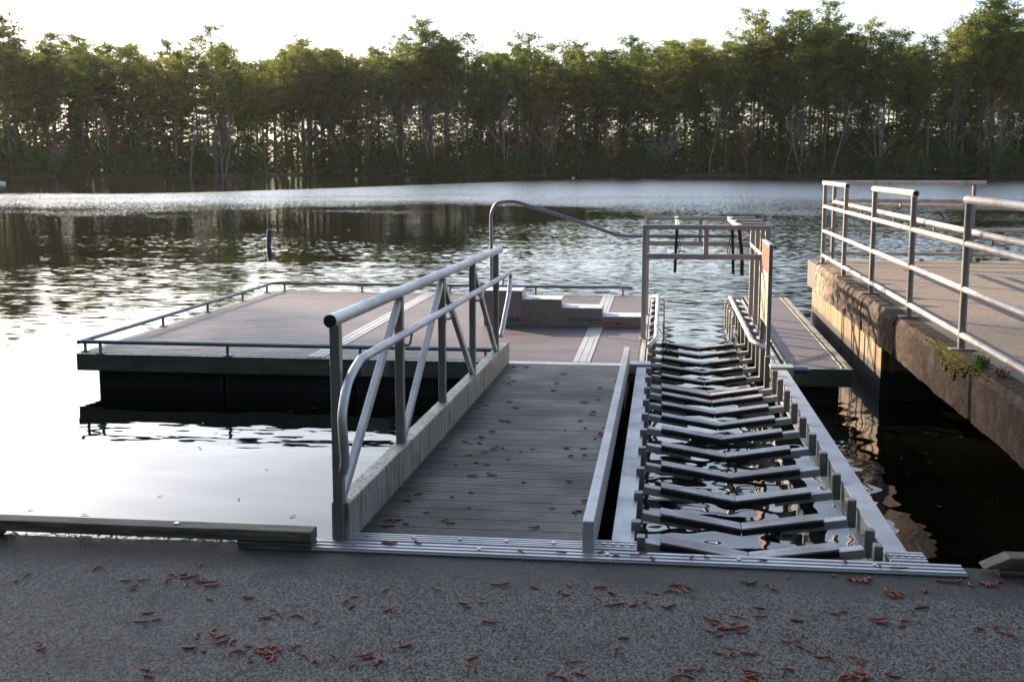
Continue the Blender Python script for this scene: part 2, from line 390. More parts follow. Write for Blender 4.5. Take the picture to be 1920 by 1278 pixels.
def shore(x):   # far bank line
    t_ = min(1, max(0, (x + 84)/16)); t_ = t_*t_*(3-2*t_)
    return 192 + 34*t_ + 2.2*sin(x*.11) + 1.2*sin(x*.37+1) - max(0, x-20)*.08
def grid(name, xs, ys_, fz, mat):
    mb = MB(); nx, ny = len(xs), len(ys_)
    mb.add([(x, y, fz(x, y)) for y in ys_ for x in xs], [(j*nx+i, j*nx+i+1, (j+1)*nx+i+1, (j+1)*nx+i) for j in range(ny-1) for i in range(nx-1)], True)
    return tag(mb.build(name, mat), kind='structure')
def farz(x, y):
    d = y - shore(x); return max(-1.6, min(.15, WZ + d*.16)) + .07*sin(x*.7+y) + .05*sin(x*2.1) if d < 25 else .15 + .1*sin(x*.7+y)
grid("far_bank", [-700,-400,-250] + [-190+i*3 for i in range(120)] + [200,350,700], [184+i*2 for i in range(46)] + [300,340,500,900,2500], farz, M['ground'])
def bankx(y): return -6.5 - .62*max(y, 0) - .35*max(0, y-60)
def leftz(x, y):
    d = bankx(y) - x; return max(-1.8, min(1.0, WZ + d*.28)) + (.05*sin(x*1.3+y*.8) if d > 0 else 0)
grid("left_bank", [-160,-120,-100] + [-90+i*1.5 for i in range(57)], [-60,-20] + [-8+i*2 for i in range(48)], leftz, M['ground'])

# concrete apron with an uneven broken edge
mb = MB(); xs = [-26 + i*.5 for i in range(92)]
def edge_y(x): return 5.245 + .02*sin(x*5.1) + .015*sin(x*13+1) if x < -1.9 else 5.30
top = [(x, edge_y(x)) for x in xs]
n = len(xs)
mb.add([(x,-8,0) for x in xs] + [(x,y,0) for x,y in top] + [(x,y,-1.6) for x,y in top], [(i,i+1,n+i+1,n+i) for i in range(n-1)] + [(n+i,n+i+1,2*n+i+1,2*n+i) for i in range(n-1)])
tag(mb.build("pavement", M['concrete']), kind='structure')
mb = MB(); mb.box(-200, -26, -60, -1, -1, -.02); mb.box(-26, 60, -60, -8, -1, -.02); mb.box(9.0, 60, -8, 5.2, -1, -.02)
tag(mb.build("ground", M['ground']), kind='structure')

# ------------------------------------------------------------------ timber curbs
def timber(name, x0, x1, y0, z0a, z1a, blocks, label, cut=False):
    t = thing(name, ((x0+x1)/2, y0, 0), label, 'curb', 'timber curbs along the edge of the apron')
    mb = MB(); k = .10
    poly = [(x0, z0a), (x1, z0a), (x1, z1a), (x0, z1a)]
    if cut: poly = [(x0, z0a), (x1, z0a), (x1, z1a), (x0+.11, z1a)]
    mb.prism(poly, y0, y0+k); mb.build("rail_beam", M['wood'], t, .006)
    for (a, b) in blocks:
        mb = MB(); mb.prism([(a, .0), (b, .0), (b, z0a-.002), (a, z0a-.002)], y0+.002, y0+k-.004); mb.build("support_block", M['wood'], t, .004)
    mb = MB()
    for q in (.25, .8): mb.tube([(x0+(x1-x0)*q, y0+.05, z1a), (x0+(x1-x0)*q, y0+.05, z1a+.006)], .013, 8)
    mb.build("bolt_head", M['bolt'], t)
timber("timber_curb", -4.9, -1.575, 5.16, .038, .092, [(-1.93,-1.577), (-3.45,-3.12), (-4.89,-4.6)], "long weathered timber curb raised on blocks left of the gangway")
timber("timber_curb", 1.40, 3.4, 5.20, .03, .085, [(1.47,1.9),(3.0,3.39)], "short timber curb with a bevelled end right of the kayak launch", True)

# ------------------------------------------------------------------ threshold plates
def plate(label, quad, ridges, z=.006, th=.012):
    """ribbed aluminium plate; quad = (x0,x1,y0,y1)"""
    x0,x1,y0,y1 = quad; t = thing("threshold_plate", ((x0+x1)/2,(y0+y1)/2,z), label, 'threshold plate', 'ribbed aluminium plates at the foot of the gangway and launch')
    mb = MB(); mb.box(x0,x1,y0,y1,z-.004,z+th*.4)
    for i in range(ridges):
        yy = y0 + (i+.5)*(y1-y0)/ridges; w_ = (y1-y0)/ridges*.27
        mb.box(x0+.002, x1-.002, yy-w_, yy+w_, z+th*.4-.001, z+th)
    mb.build("ribbed_plate", M['alu'], t, .0015)
    mb = MB(); k = 5
    for i in range(k):
        xx = x0 + (i+.35)*(x1-x0)/k; mb.tube([(xx,(y0+y1)/2,z+th*.4),(xx,(y0+y1)/2,z+th+.006)], .010, 8)
    mb.build("rivet", M['bolt'], t)
plate("long ribbed aluminium plate lying on the concrete edge across gangway and launch", (-1.60,1.33,5.165,5.30), 3)
plate("ribbed aluminium flap at the foot of the gangway deck", (-1.44,-.335,5.315,5.43), 4, .004)
for x0, x1, lb in ((-.30,-.09,"small ribbed flap at the foot of the left launch beam"), (1.035,1.20,"small ribbed flap at the foot of the right launch beam")):
    plate(lb, (x0,x1,5.315,5.46), 4, .004)

# ------------------------------------------------------------------ gangway
gw = thing("gangway", (-.9, 5.3, 0), "aluminium gangway with ribbed deck and truss handrail on its left side", 'gangway')
def gz(y): return -.115*(y-5.35)/5.85      # falls towards the dock
mb = MB(); y = 5.44; kr_ = 0
while y < 11.2:
    z = gz(y)+.0; mb.box(-1.432, -.34, y, y+.0255, z-.02, z); kr_ += 1; y += .034 if kr_ % 5 else .040
mb.build("deck_ribs", M['gang'], gw)
mb = MB(); mb.add([(-1.44,5.40,gz(5.4)-.012),(-.335,5.40,gz(5.4)-.012),(-.335,11.2,gz(11.2)-.012),(-1.44,11.2,gz(11.2)-.012)], [(0,1,2,3)])
for yy in (5.6, 7.0, 8.4, 9.8, 11.0): mb.beam((-1.42,yy,gz(yy)-.08),(-.335,yy,gz(yy)-.08),.05,.08)
mb.build("deck_panel", M['cap'], gw)
mb = MB(); mb.beam((-1.475, 5.30, .095-.0), (-1.475, 11.22, gz(11.22)+.10), .085, .20); mb.build("bottom_chord", M['alu_algae'], gw, .006)
mb = MB(); mb.beam((-.312, 5.27, .065), (-.312, 11.30, gz(11.2)+.07), .052, .185); mb.build("kick_plate", M['alu_white'], gw, .004)
mb = MB(); mb.beam((-1.478, 5.235, 1.058), (-1.478, 10.86, .985), .001, .001)
mb = MB(); mb.tube([(-1.478, 5.21, 1.062), (-1.478, 10.90, .988)], .031, 20); mb.build("top_rail", M['alu'], gw)
mb = MB(); mb.tube([(-1.478, 5.207, 1.062), (-1.478, 5.214, 1.062)], .0285, 20); mb.build("rail_plug", M['cap'], gw)
PY = [5.30, 6.64, 7.97, 9.29, 10.64]
def rz(y): return 1.062 - (y-5.21)*.013
for i, yy in enumerate(PY):
    mb = MB(); mb.box(-1.502, -1.455, yy-.027, yy+.027, gz(yy)+(.19 if i else -.02), rz(yy)-.022); o = mb.build("post", M['alu_dull'], gw, .004)
for (a, b, up) in ((0,1,1),(1,2,1),(2,3,0),(3,4,0)):
    ya, yb = PY[a]+.04, PY[b]-.03; za, zb = gz(ya)+.20, rz(yb)-.06
    if not up: za, zb = rz(ya)-.06, gz(yb)+.20
    mb = MB(); mb.beam((-1.478, ya, za), (-1.478, yb, zb), .034, .048); mb.build("diagonal_brace", M['alu'], gw, .003)
X2 = -1.405
path = smoothpath([(-1.46,5.30,.34),(-1.42,5.20,.42),(X2,5.13,.53),(X2,5.12,.66),(X2,5.22,.775),(X2,5.38,.835)], 6)[:-1] + [(X2,5.46,.85)] + [(X2,10.86,.765)] + \
       bend([(X2,10.95,.765),(X2,11.10,.74),(X2,11.02,.58),(-1.44,10.68,.22)], .06)
mb = MB(); mb.tube(path, .0215, 16); mb.build("handrail", M['alu'], gw)
for yy in PY[1:]:
    mb = MB(); zz = .85-(yy-5.46)*.0157; mb.tube(bend([(-1.458,yy,zz-.09),(-1.42,yy,zz-.09),(X2,yy,zz-.015)],.02), .008, 8); mb.box(-1.456,-1.450,yy-.018,yy+.018,zz-.12,zz-.06)
    mb.build("handrail_bracket", M['alu'], gw)

# ------------------------------------------------------------------ kayak launch ramp
lr = thing("launch_ramp", (.47, 5.4, 0), "aluminium kayak launch ramp with two side beams and black V shaped bunks", 'kayak launch')
def lz(y): return .0 - .085*(y-5.4)/5.5
mb = MB()
def channel(mb, x0, x1, inner):
    mb.beam(((x0+x1)/2,5.40,lz(5.4)-.008), ((x0+x1)/2,10.95,lz(10.95)-.008), x1-x0, .016)
    mb.beam((inner,5.40,lz(5.4)-.10), (inner,10.95,lz(10.95)-.10), .012, .17)
    mb.beam(((x0+x1)/2,5.40,lz(5.4)-.19), ((x0+x1)/2,10.95,lz(10.95)-.19), x1-x0, .014)
channel(mb, -.215, -.108, -.118); mb.build("side_beam", M['alu_white'], lr, .002)
mb = MB(); channel(mb, 1.035, 1.142, 1.045); mb.build("side_beam", M['alu_white'], lr, .002)
XC = .440
def bunks(parent, y, zt, xl, xr, drop, arm_z, brk_top, xb_l, xb_r, black=M['bunk']):
    ze = zt + drop; w_ = .118; th = .034
    # two plastic bars with grey scuffed tread on top
    for a, b in ((xl, XC-.001), (XC+.001, xr)):
        za, zb = (ze, zt) if a == xl else (zt, ze)
        mb = MB(); mb.beam((a, y, za-.0245), (b, y, zb-.0245), w_, th); bar = mb.build("bunk", black, parent, .004)
        mb = MB(); mb.beam((a+.002, y, za-.004), (b-.002, y, zb-.004), w_-.006, .008); t_ = mb.build("bunk_tread", M['bunktop'], bar)
        bar['_t'] = 1; del bar['_t']
        t_.parent = bar; t_.matrix_parent_inverse = (bar.matrix_parent_inverse @ Matrix()).copy() if False else Matrix()
        t_.matrix_parent_inverse = Matrix.Identity(4)
        t_.location = (0,0,0)
    for s_, xb, xe in ((-1, xb_l, xl), (1, xb_r, xr)):
        mb = MB()
        slope = drop/(XC-xl); dz = abs(xb-xe)*slope
        mb.beam((xb, y, ze+dz-.045), (xe-s_*.20, y, ze-.20*slope-.045), .072, .045)
        mb.build("arm", M['alu_white'], parent, .003)
        mb = MB(); mb.box(xb-.006-(.036 if s_<0 else 0), xb+.006+(.036 if s_>0 else 0), y-.030, y+.030, ze+dz-.07, brk_top)
        mb.build("bracket", M['alu_dull'], parent, .004)
        if parent is lr:
            for q in range(3):
                mb = MB(); zz = brk_top-.03-q*.05; xx = xb-(.006 if s_>0 else -.006)
                mb.tube([(xx, y, zz), (xx-s_*.006, y, zz)], .007, 8)
                mb.build("bolt", M['bolt'], parent)
zc = [-.115,-.135,-.142,-.150,-.155,-.163,-.185,-.208,-.232,-.262]
for k in range(10):
    y = 5.705 + .555*k
    if k == 9: y = 10.63
    bunks(lr, y, zc[k], .015, .862, .068, 0, lz(y)+.045, -.085, .985)
for x0 in (-.075, 1.0):
    mb = MB(); mb.box(x0-.02, x0+.02, 5.42, 5.48, -.17, .045); mb.build("bracket", M['alu_dull'], lr, .004)
# hinge pipes joining ramp and dock
for (a, b, lab) in ((-.30,-.02,0), (1.00,1.34,1)):
    mb = MB(); mb.tube([(a+.05,11.12,-.11),(b,11.12,-.11)], .034, 14); mb.tube([(a+.02,11.12,-.11),(b+.03,11.12,-.11)], .016, 10); mb.build("hinge_pipe", M['pipe'], lr)
    mb = MB(); mb.box(a+.0, a+.21, 11.02, 11.20, -.085, -.07); mb.box(a, a+.21, 11.02, 11.03, -.16, -.085); mb.build("hinge_plate", M['alu'], lr, .002)

# ------------------------------------------------------------------ floating docks
def planks(mb, x0, x1, y0, y1, pitch=.142, gap=.011, holes=()):
    y = y0
    while y + pitch <= y1 + .001:
        mb.box(x0, x1, y, y+pitch-gap, DZ-.03, DZ); y += pitch
def dock(label, x0, x1, y0, y1, floats, name="floating_dock"):
    d = thing(name, ((x0+x1)/2, y0, WZ), label, 'dock', 'floating docks on either side of the launch slip')
    mb = MB()
    return d
dk = dock("large floating dock with mauve grey composite boards and low pipe rails", -5.80, -.20, 11.33, 17.42, None)
SX = [(-3.46,-3.29), (-.835,-.67)]
for (a, b) in ((-5.77,-3.463), (-3.287,-.838), (-.667,-.215)):
    mb = MB(); planks(mb, a, b, 11.36, 17.40); mb.build("deck_boards", M['deck'], dk)
for (a, b) in SX:
    mb = MB(); mb.box(a, b, 11.345, 17.40, DZ-.02, DZ+.006); mb.box(a+.045, a+.052, 11.345, 17.40, DZ+.006, DZ+.010); mb.box(b-.052, b-.045, 11.345, 17.40, DZ+.006, DZ+.010)
    mb.build("deck_strip", M['alu_white'], dk, .002)
mb = MB(); mb.box(-5.79, -.21, 11.345, 17.41, DZ-.06, DZ-.032); mb.build("subframe", M['cap'], dk)
def fas(parent, x0, x1, y0, y1):
    mb = MB(); mb.box(x0, x1, y0-.04, y0, DZ-.175, DZ-.012); mb.box(x0-.0, x1+.0, y1, y1+.04, DZ-.175, DZ-.012)
    mb.box(x0-.04, x0-.001, y0-.04, y1+.04, DZ-.175, DZ-.012); mb.box(x1+.001, x1+.04, y0-.04, y1+.04, DZ-.175, DZ-.012)
    mb.build("fascia", M['fascia'], parent, .004)
    mb = MB(); mb.box(x0-.045, x1+.045, y0-.046, y0+.028, DZ-.012, DZ-.004); mb.box(x0-.045, x1+.045, y1-.02, y1+.046, DZ-.012, DZ-.004)
    mb.box(x0-.045, x0+.027, y0+.03, y1-.022, DZ-.0115, DZ-.0035); mb.box(x1-.012, x1+.045, y0+.03, y1-.022, DZ-.0115, DZ-.0035)
    mb.build("edge_trim", M['alu_algae'], parent, .002)
fas(dk, -5.80, -.20, 11.34, 17.40)
mb = MB(); mb.box(-2.9, -2.62, 11.292, 11.299, DZ-.17, DZ-.014); mb.build("splice_plate", M['alu_dull'], dk, .002)
x = -5.68
while x < -.5:
    for yy in (11.42, 14.45):
        mb = MB(); mb.box(x, min(x+1.325, -.28), yy, yy+2.85, WZ-.35, DZ-.062); mb.build("float", M['black'], dk, .03)
    x += 1.34
# low bull rails
def bull(path, posts):
    mb = MB(); mb.tube(path, .021, 14); mb.build("bull_rail", M['pipe'], dk)
    for (x, y) in posts:
        mb = MB(); mb.tube([(x,y,DZ-.01),(x,y,DZ+.105)], .016, 10); mb.box(x-.04,x+.04,y-.03,y+.03,DZ,DZ+.008); mb.build("rail_post", M['pipe'], dk)
zb = DZ+.112
bull([(-5.80,11.34,zb),(-1.60,11.34,zb-.004)], [(-5.60,11.34),(-4.27,11.34),(-2.92,11.34),(-1.68,11.34)])
bull([(-5.80,11.28,zb+.002),(-5.80,17.36,zb+.002)], [(-5.80,11.42),(-5.80,13.35),(-5.80,14.75),(-5.80,16.05),(-5.80,17.1)])
bull([(-5.80,17.38,zb),(-.42,17.38,zb)], [(-5.62,17.38),(-4.43,17.38),(-3.10,17.38),(-1.83,17.38),(-.56,17.38)])
mb = MB(); mb.box(-1.46,-.30,11.12,11.335,DZ-.008,DZ+.004); mb.build("landing_plate", M['alu_white'], dk, .002)

rd = dock("narrow floating dock of pinkish composite boards beside the concrete pier", 1.08, 1.75, 11.33, 17.42, None)
mb = MB(); planks(mb, 1.21, 1.665, 11.36, 17.40); mb.build("deck_boards", M['deck'], rd)
mb = MB(); mb.box(1.09,1.74,11.345,17.41,DZ-.06,DZ-.032); mb.build("subframe", M['cap'], rd)
mb = MB(); mb.box(1.675,1.695,11.33,17.40,DZ-.02,DZ+.004); mb.box(1.175,1.20,11.33,17.40,DZ-.02,DZ+.004); mb.build("board_edging", M['alu_algae'], rd, .002)
fas(rd, 1.10, 1.735, 11.34, 17.40)
for yy in (11.42, 14.45):
    mb = MB(); mb.box(1.16, 1.68, yy, yy+2.85, WZ-.35, DZ-.062); mb.build("float", M['black'], rd, .05)

# slip: the part of the launch between the docks
sp = thing("launch_slip", (.46, 14, WZ), "kayak slip frame between the two docks with black V bunks and pipe grab rails", 'kayak launch')
for x0, x1 in ((-.19,-.155), (-.140,-.105), (1.055,1.085), (1.10,1.13)):
    mb = MB(); mb.box(x0, x1, 11.36, 17.36, DZ-.03, DZ+.012); mb.build("side_rail", M['alu_white'], sp, .002)
for k in range(6):
    y = 11.42 + .555*k
    bunks(sp, y, -.385, .010, .850, .062, 0, DZ+.085, -.085, .985)
for k in range(6, 10):
    y = 11.42 + .555*k
    for s_, xb in ((-1,-.085),(1,.985)):
        mb = MB(); mb.box(xb-.02, xb+.02, y-.025, y+.025, -.40, DZ+.10); mb.build("bracket", M['alu_algae'], sp, .004)
        mb = MB(); mb.tube(bend([(xb-s_*.02, y+.03, DZ+.05),(xb-s_*.12, y+.03, DZ+.05),(xb-s_*.12,y+.03,-.46),(xb-s_*.28,y+.03,-.50)], .03), .011, 8); mb.build("arm", M['rail'], sp)
def grab(x, xo, y0, y1, s_):
    z = DZ+.17
    mb = MB(); mb.tube(bend([(xo,y0-.12,z-.06),(x,y0,z),(x,y1,z),(xo,y1+.10,z-.02)], .09), .024, 14); mb.build("grab_rail", M['alu'], sp)
    k = 0; y = 11.42+.28
    while y < y1:
        if y > y0+.1:
            mb = MB(); mb.tube([(xo,y,z-.075),(x+s_*.005,y,z-.03)], .020, 10); mb.build("rail_stub", M['pipe'], sp)
        y += .555
grab(-.045, -.12, 11.85, 15.75, -1)
grab(.885, 1.03, 11.80, 15.75, 1)

# ------------------------------------------------------------------ transfer bench (steps)
tb = thing("transfer_bench", (-1.15, 14.0, DZ), "stepped aluminium transfer bench on the dock with four treads going down towards the slip", 'bench')
Y0, Y1 = 13.86, 14.22
st = [(-2.07,-1.617,.293), (-1.617,-1.155,.199), (-1.155,-.681,.102), (-.681,-.222,.008)]
poly = [(-2.07, DZ+.004)] + [p for a,b,z in st for p in ((a,z),(b,z))] + [(-.222, DZ+.004)]
mb = MB(); mb.prism(poly, Y0, Y0+.006); mb.build("side_panel", M['bench'], tb)
mb = MB(); mb.prism([(x, z-.003 if z > DZ+.01 else z) for x, z in poly], Y1-.006, Y1); mb.build("side_panel", M['bench'], tb)
for i, (a, b, z) in enumerate(st):
    mb = MB(); mb.box(a+.002, b-.004 if i < 3 else b, Y0-.004, Y1+.003, z-.004, z+.008); mb.build("tread", M['white_paint'], tb, .003)
    mb = MB(); zn = st[i+1][2] if i < 3 else DZ; mb.box(b-.006, b, Y0+.008, Y1-.008, zn+.010, z-.005); mb.build("riser", M['alu'], tb)
mb = MB(); mb.box(-2.07, -2.064, Y0+.008, Y1-.008, DZ+.004, .288); mb.build("end_panel", M['bench'], tb)
def text(s, x0, x1, z0, mat, name, parent, bold=0.0, y=Y0-.0015):
    cu = bpy.data.curves.new("t", 'FONT'); cu.body = s; cu.extrude = .0006; cu.offset = bold; cu.size = 1
    o = bpy.data.objects.new("t", cu); COL.objects.link(o); bpy.context.view_layer.update()
    me = bpy.data.meshes.new_from_object(o); w_ = max(v.co.x for v in me.vertices)-min(v.co.x for v in me.vertices); mx = min(v.co.x for v in me.vertices)
    k = (x1-x0)/w_
    for v in me.vertices: v.co = Vector((x0+(v.co.x-mx)*k, y - v.co.z*.5, z0+v.co.y*k))
    bpy.data.objects.remove(o); bpy.data.curves.remove(cu)
    q = bpy.data.objects.new(name, me); COL.objects.link(q); me.materials.append(mat); q.parent = parent; q.matrix_parent_inverse = Matrix.Translation(-Vector(parent.location)); return q
text("BoardSafe", -1.905, -1.635, -.052, M['blue_ink'], "lettering", tb, .02)
text("ADAPTIVE PADDLING", -1.90, -1.635, -.078, M['grey_ink'], "small_lettering", tb, .01)
text("PULL OUT BENCH", -1.080, -.695, -.046, M['blue_ink'], "lettering", tb, .03)
mb = MB(); mb.prism([(-.822,-.076),(-.52,-.076),(-.52,-.088),(-.405,-.069),(-.52,-.050),(-.52,-.062),(-.822,-.062)], Y0-.002, Y0+.001); mb.build("arrow", M['red_ink'], tb)
mb = MB()
for q in range(4):
    a0 = q*pi/2 - .5; vs = []
    for j in range(7):
        a = a0 + j/6*1.0
        vs += [(-1.597+.031*cos(a), -.042+.031*sin(a)), (-1.597+.017*cos(a), -.042+.017*sin(a))]
    outer = vs[0::2]; inner = vs[1::2][::-1]; mb.prism(outer+inner, Y0-.002, Y0+.001)
mb.build("ring_emblem", M['red_ink'], tb)

# handrail that rises behind the bench and runs to the gantry
hr = thing("curved_handrail", (-2.05, 14.42, DZ), "tall curved pipe handrail rising behind the stepped bench and sloping to the gantry", 'handrail')
mb = MB(); mb.tube(bend([(-2.06,14.42,DZ),(-2.06,14.42,1.18),(-2.00,14.42,1.30),(-1.80,14.42,1.325),(-1.2,14.40,1.15),(-.50,14.30,.915),(.86,14.28,.93)], .14, 8), .021, 16); mb.build("rail_pipe", M['pipe'], hr)
mb = MB(); mb.box(-2.12,-2.00,14.36,14.48,DZ,DZ+.01); mb.build("base_plate", M['pipe'], hr, .002)

# ------------------------------------------------------------------ gantry over the slip
gn = thing("gantry_frame", (.46, 13.9, DZ), "square tube overhead gantry frame standing over the kayak slip", 'frame')
TZ = 1.122; tw = .05
def part(name, *boxes, mat=M['steel_grey']):
    mb = MB()
    for b in boxes: mb.box(*b)
    return mb.build(name, mat, gn, .003)
for yy in (12.9, 15.05):
    part("post", (-.215,-.163,yy,yy+tw,DZ+.01,TZ-tw)); part("post", (1.075,1.127,yy,yy+tw,DZ+.01,TZ-tw))
    part("top_bar", (-.215,1.127,yy,yy+tw,TZ-tw+.001,TZ)); part("cross_bar", (-.162,1.074,yy+.002,yy+tw-.002,.758,.815)); part("upright", (.433,.485,yy+.001,yy+tw-.001,.816,TZ-tw))
for yy in (13.55, 14.28):
    part("post", (1.075,1.127,yy,yy+tw,DZ+.01,TZ-tw)); part("top_bar", (.838,1.127,yy,yy+tw,TZ-tw+.001,TZ))
part("long_bar", (.145,.185,12.951,15.049,TZ-tw+.003,TZ+.004)); part("long_bar", (.785,.836,12.951,15.049,TZ-tw+.003,TZ+.004))
part("side_bar", (1.065,1.074,12.951,15.049,.765,.812)); 
for yy in (12.9,13.55,14.28,15.05):
    part("base_plate", (1.06,1.15,yy-.03,yy+.08,DZ+.013,DZ+.022), mat=M['alu'])
for yy in (12.9,15.05): part("base_plate", (-.23,-.14,yy-.03,yy+.08,DZ+.013,DZ+.022), mat=M['alu'])
for xx in (.165, .81): part("hanger", (xx-.012,xx+.012,14.27,14.295,.945,TZ-tw))
def strap(label, pts, wd=.034, loop=None):
    t = thing("hanging_strap", pts[0], label, 'strap', 'straps hanging from the gantry')
    mb = MB(); P_ = smoothpath(pts, 6)
    vs = []
    for p in P_: vs += [(p.x-wd/2,p.y-.002,p.z),(p.x+wd/2,p.y-.002,p.z),(p.x+wd/2,p.y+.002,p.z),(p.x-wd/2,p.y+.002,p.z)]
    fs = []
    for i in range(len(P_)-1):
        for k in range(4): fs.append((i*4+k, i*4+(k+1)%4, i*4+4+(k+1)%4, i*4+4+k))
    n_ = len(P_)-1; fs += [(0,3,2,1),(n_*4,n_*4+1,n_*4+2,n_*4+3)]
    mb.add(vs, fs); mb.build("webbing", M['rubber'], t)
    a = Vector(pts[0]); mb = MB(); mb.box(a.x-wd/2-.006,a.x+wd/2+.006,a.y-.034,a.y+.034,a.z,a.z+.006); mb.box(a.x-wd/2-.02,a.x+wd/2+.02,a.y-.012,a.y+.012,a.z+.006,a.z+.012); mb.build("buckle", M['cap'], t)
    if loop:
        mb = MB(); mb.tube(smoothpath(loop, 5), .006, 6); mb.build("loop_cord", M['rubber'], t)
strap("black webbing strap hanging at the left of the gantry", [(.165,14.2,1.128),(.163,14.2,.95),(.155,14.2,.75),(.150,14.2,.50)], loop=[(.19,14.2,.93),(.205,14.2,.82),(.20,14.2,.74),(.185,14.2,.76),(.17,14.2,.9)])
strap("black webbing strap hanging below the end of the sloping handrail", [(.80,14.2,1.128),(.805,14.2,.95),(.815,14.2,.75),(.825,14.2,.49)], loop=[(.785,14.2,.93),(.76,14.2,.82),(.755,14.2,.74),(.775,14.2,.73),(.79,14.2,.84)])
strap("longest brown black strap hanging in front of the others near the sign", [(.83,13.5,1.128),(.85,13.5,.95),(.875,13.5,.75),(.88,13.5,.54)], .04)

# ------------------------------------------------------------------ sign board at the slip
sg = thing("sign_board", (1.02, 11.9, DZ), "tall narrow sign board with an orange red notice at its top beside the gantry", 'sign')
mb = MB(); mb.box(1.000,1.038,11.55,11.590,-.40,1.00); mb.build("post", M['alu_dull'], sg, .003)
mb = MB(); mb.box(1.000,1.038,12.31,12.350,-.40,1.00); mb.build("post", M['alu_dull'], sg, .003)
mb = MB(); mb.box(.996,1.040,11.548,12.352,1.001,1.012); mb.build("cap_rail", M['alu'], sg, .003)
mb = MB(); mb.box(1.004,1.034,11.591,12.309,.22,.999); mb.build("panel", M['alu_dull'], sg)
mb = MB(); mb.box(1.000,1.0035,11.60,12.30,.735,.985); s1 = mb.build("notice", M['orange_sign'], sg)
mb = MB(); mb.box(1.000,1.0035,11.60,12.30,.23,.725); s2_ = mb.build("instruction_sheet", M['cream_sign'], sg)
mb = MB(); mb.box(.9990,.9998,11.60,12.30,.735,.765); mb.box(.9990,.9998,11.60,12.30,.865,.885); mb.box(.9990,.9998,12.14,12.21,.925,.965); mb.box(.9990,.9998,11.68,11.75,.915,.955)
mb.build("notice_marks", M['red_ink'], sg)
mb = MB()
for q in range(12): mb.box(.9990,.9998,11.66,12.24-(q%3)*.06,.27+q*.036,.276+q*.036)
mb.build("notice_lines", M['grey_ink'], sg)

# twig caught on the slip rail
tw_ = thing("fallen_twig", (-.1,13.2,0), "dark bent twig caught on the left grab rail of the slip", 'twig')
mb = MB(); mb.tube(smoothpath([(-.15,13.15,.0),(-.06,13.0,.03),(.03,12.85,-.06),(.07,12.7,-.16)],6), .006, 6); mb.build("stem", M['twig'], tw_)
mb = MB()
for q in range(9):
    a = rnd.uniform(0, 6.28); c = Vector((.08+rnd.uniform(-.05,.06), 12.66+rnd.uniform(-.05,.05), -.18+rnd.uniform(-.02,.03)))
    mb.add([c, c+Vector((cos(a)*.05, sin(a)*.05, .012)), c+Vector((cos(a+.6)*.03, sin(a+.6)*.03, -.012))], [(0,1,2)])
mb.build("leaves", M['leafdark'], tw_)

# ------------------------------------------------------------------ concrete pier
pr = thing("concrete_pier", (3.5, 11, WZ), "old concrete fishing pier with stained edge beam on a wall darker towards the water", 'pier')
def rough_beam():
    """edge beam with a crumbling irregular face and top arris"""
    r = random.Random(3); mb = MB(); ny = 285; ys_ = [16.32 - i*.0445 for i in range(ny)]; rows = []
    from mathutils import noise as mn
    nz = 15
    for i, y in enumerate(ys_):
        joint = any(abs(y-j) < .03 for j in (14.62, 12.45, 10.75, 8.1))
        row = [(2.20,y,PZ)]
        for k in range(nz):
            f = k/(nz-1); z0 = PZ - .002 - f*.355
            far_ = min(1, max(0, (y-8.5)/4)); a = .25+.75*far_
            q = mn.noise(Vector((0, y*2.6, z0*5)))*.030 + mn.noise(Vector((3, y*8, z0*16)))*.016 + mn.noise(Vector((7, y*23, z0*30)))*.008
            x = 2.028 + q*a + (.035 if joint else 0) + (.03*(1-f*8) if f < .12 else 0)
            zz = z0 + r.uniform(-.004,.004) - (max(0, mn.noise(Vector((1, y*3.3, 9))))*.05*a if f < .12 else 0) + (mn.noise(Vector((5, y*1.7, 2)))*.016 if k == nz-1 else 0)
            row.append((x, y + r.uniform(-.006,.006), zz))
        row.append((2.20, y, PZ-.36)); rows.append(row)
    m_ = nz+2; vs = [p for row in rows for p in row]
    fs = [(i*m_+k, i*m_+k+1, (i+1)*m_+k+1, (i+1)*m_+k) for i in range(ny-1) for k in range(m_-1)]
    fs += [tuple(range(m_)), tuple((ny-1)*m_+k for k in range(m_))[::-1]]
    mb.add(vs, fs); return mb
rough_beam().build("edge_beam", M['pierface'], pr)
mb = MB(); mb.box(2.201,9.0,3.6,17.3,PZ-.25,PZ-.004); mb.box(2.04,2.2,16.33,17.3,.085,PZ-.006); mb.build("deck_slab", M['pierdeck'], pr)
mb = MB(); mb.box(2.10,8.8,11.72,17.2,WZ-1,PZ-.251); mb.build("support_wall", M['pierwall'], pr)
mb = MB(); mb.box(2.093,2.099,14.28,14.30,WZ-.3,.07); mb.box(2.093,2.099,13.52,13.545,WZ-.3,.07); mb.build("wall_joint", M['cap'], pr)
mb = MB(); mb.box(2.5,8.8,3.5,5.19,WZ-1,PZ-.251); mb.build("support_wall", M['pierwall'], pr)
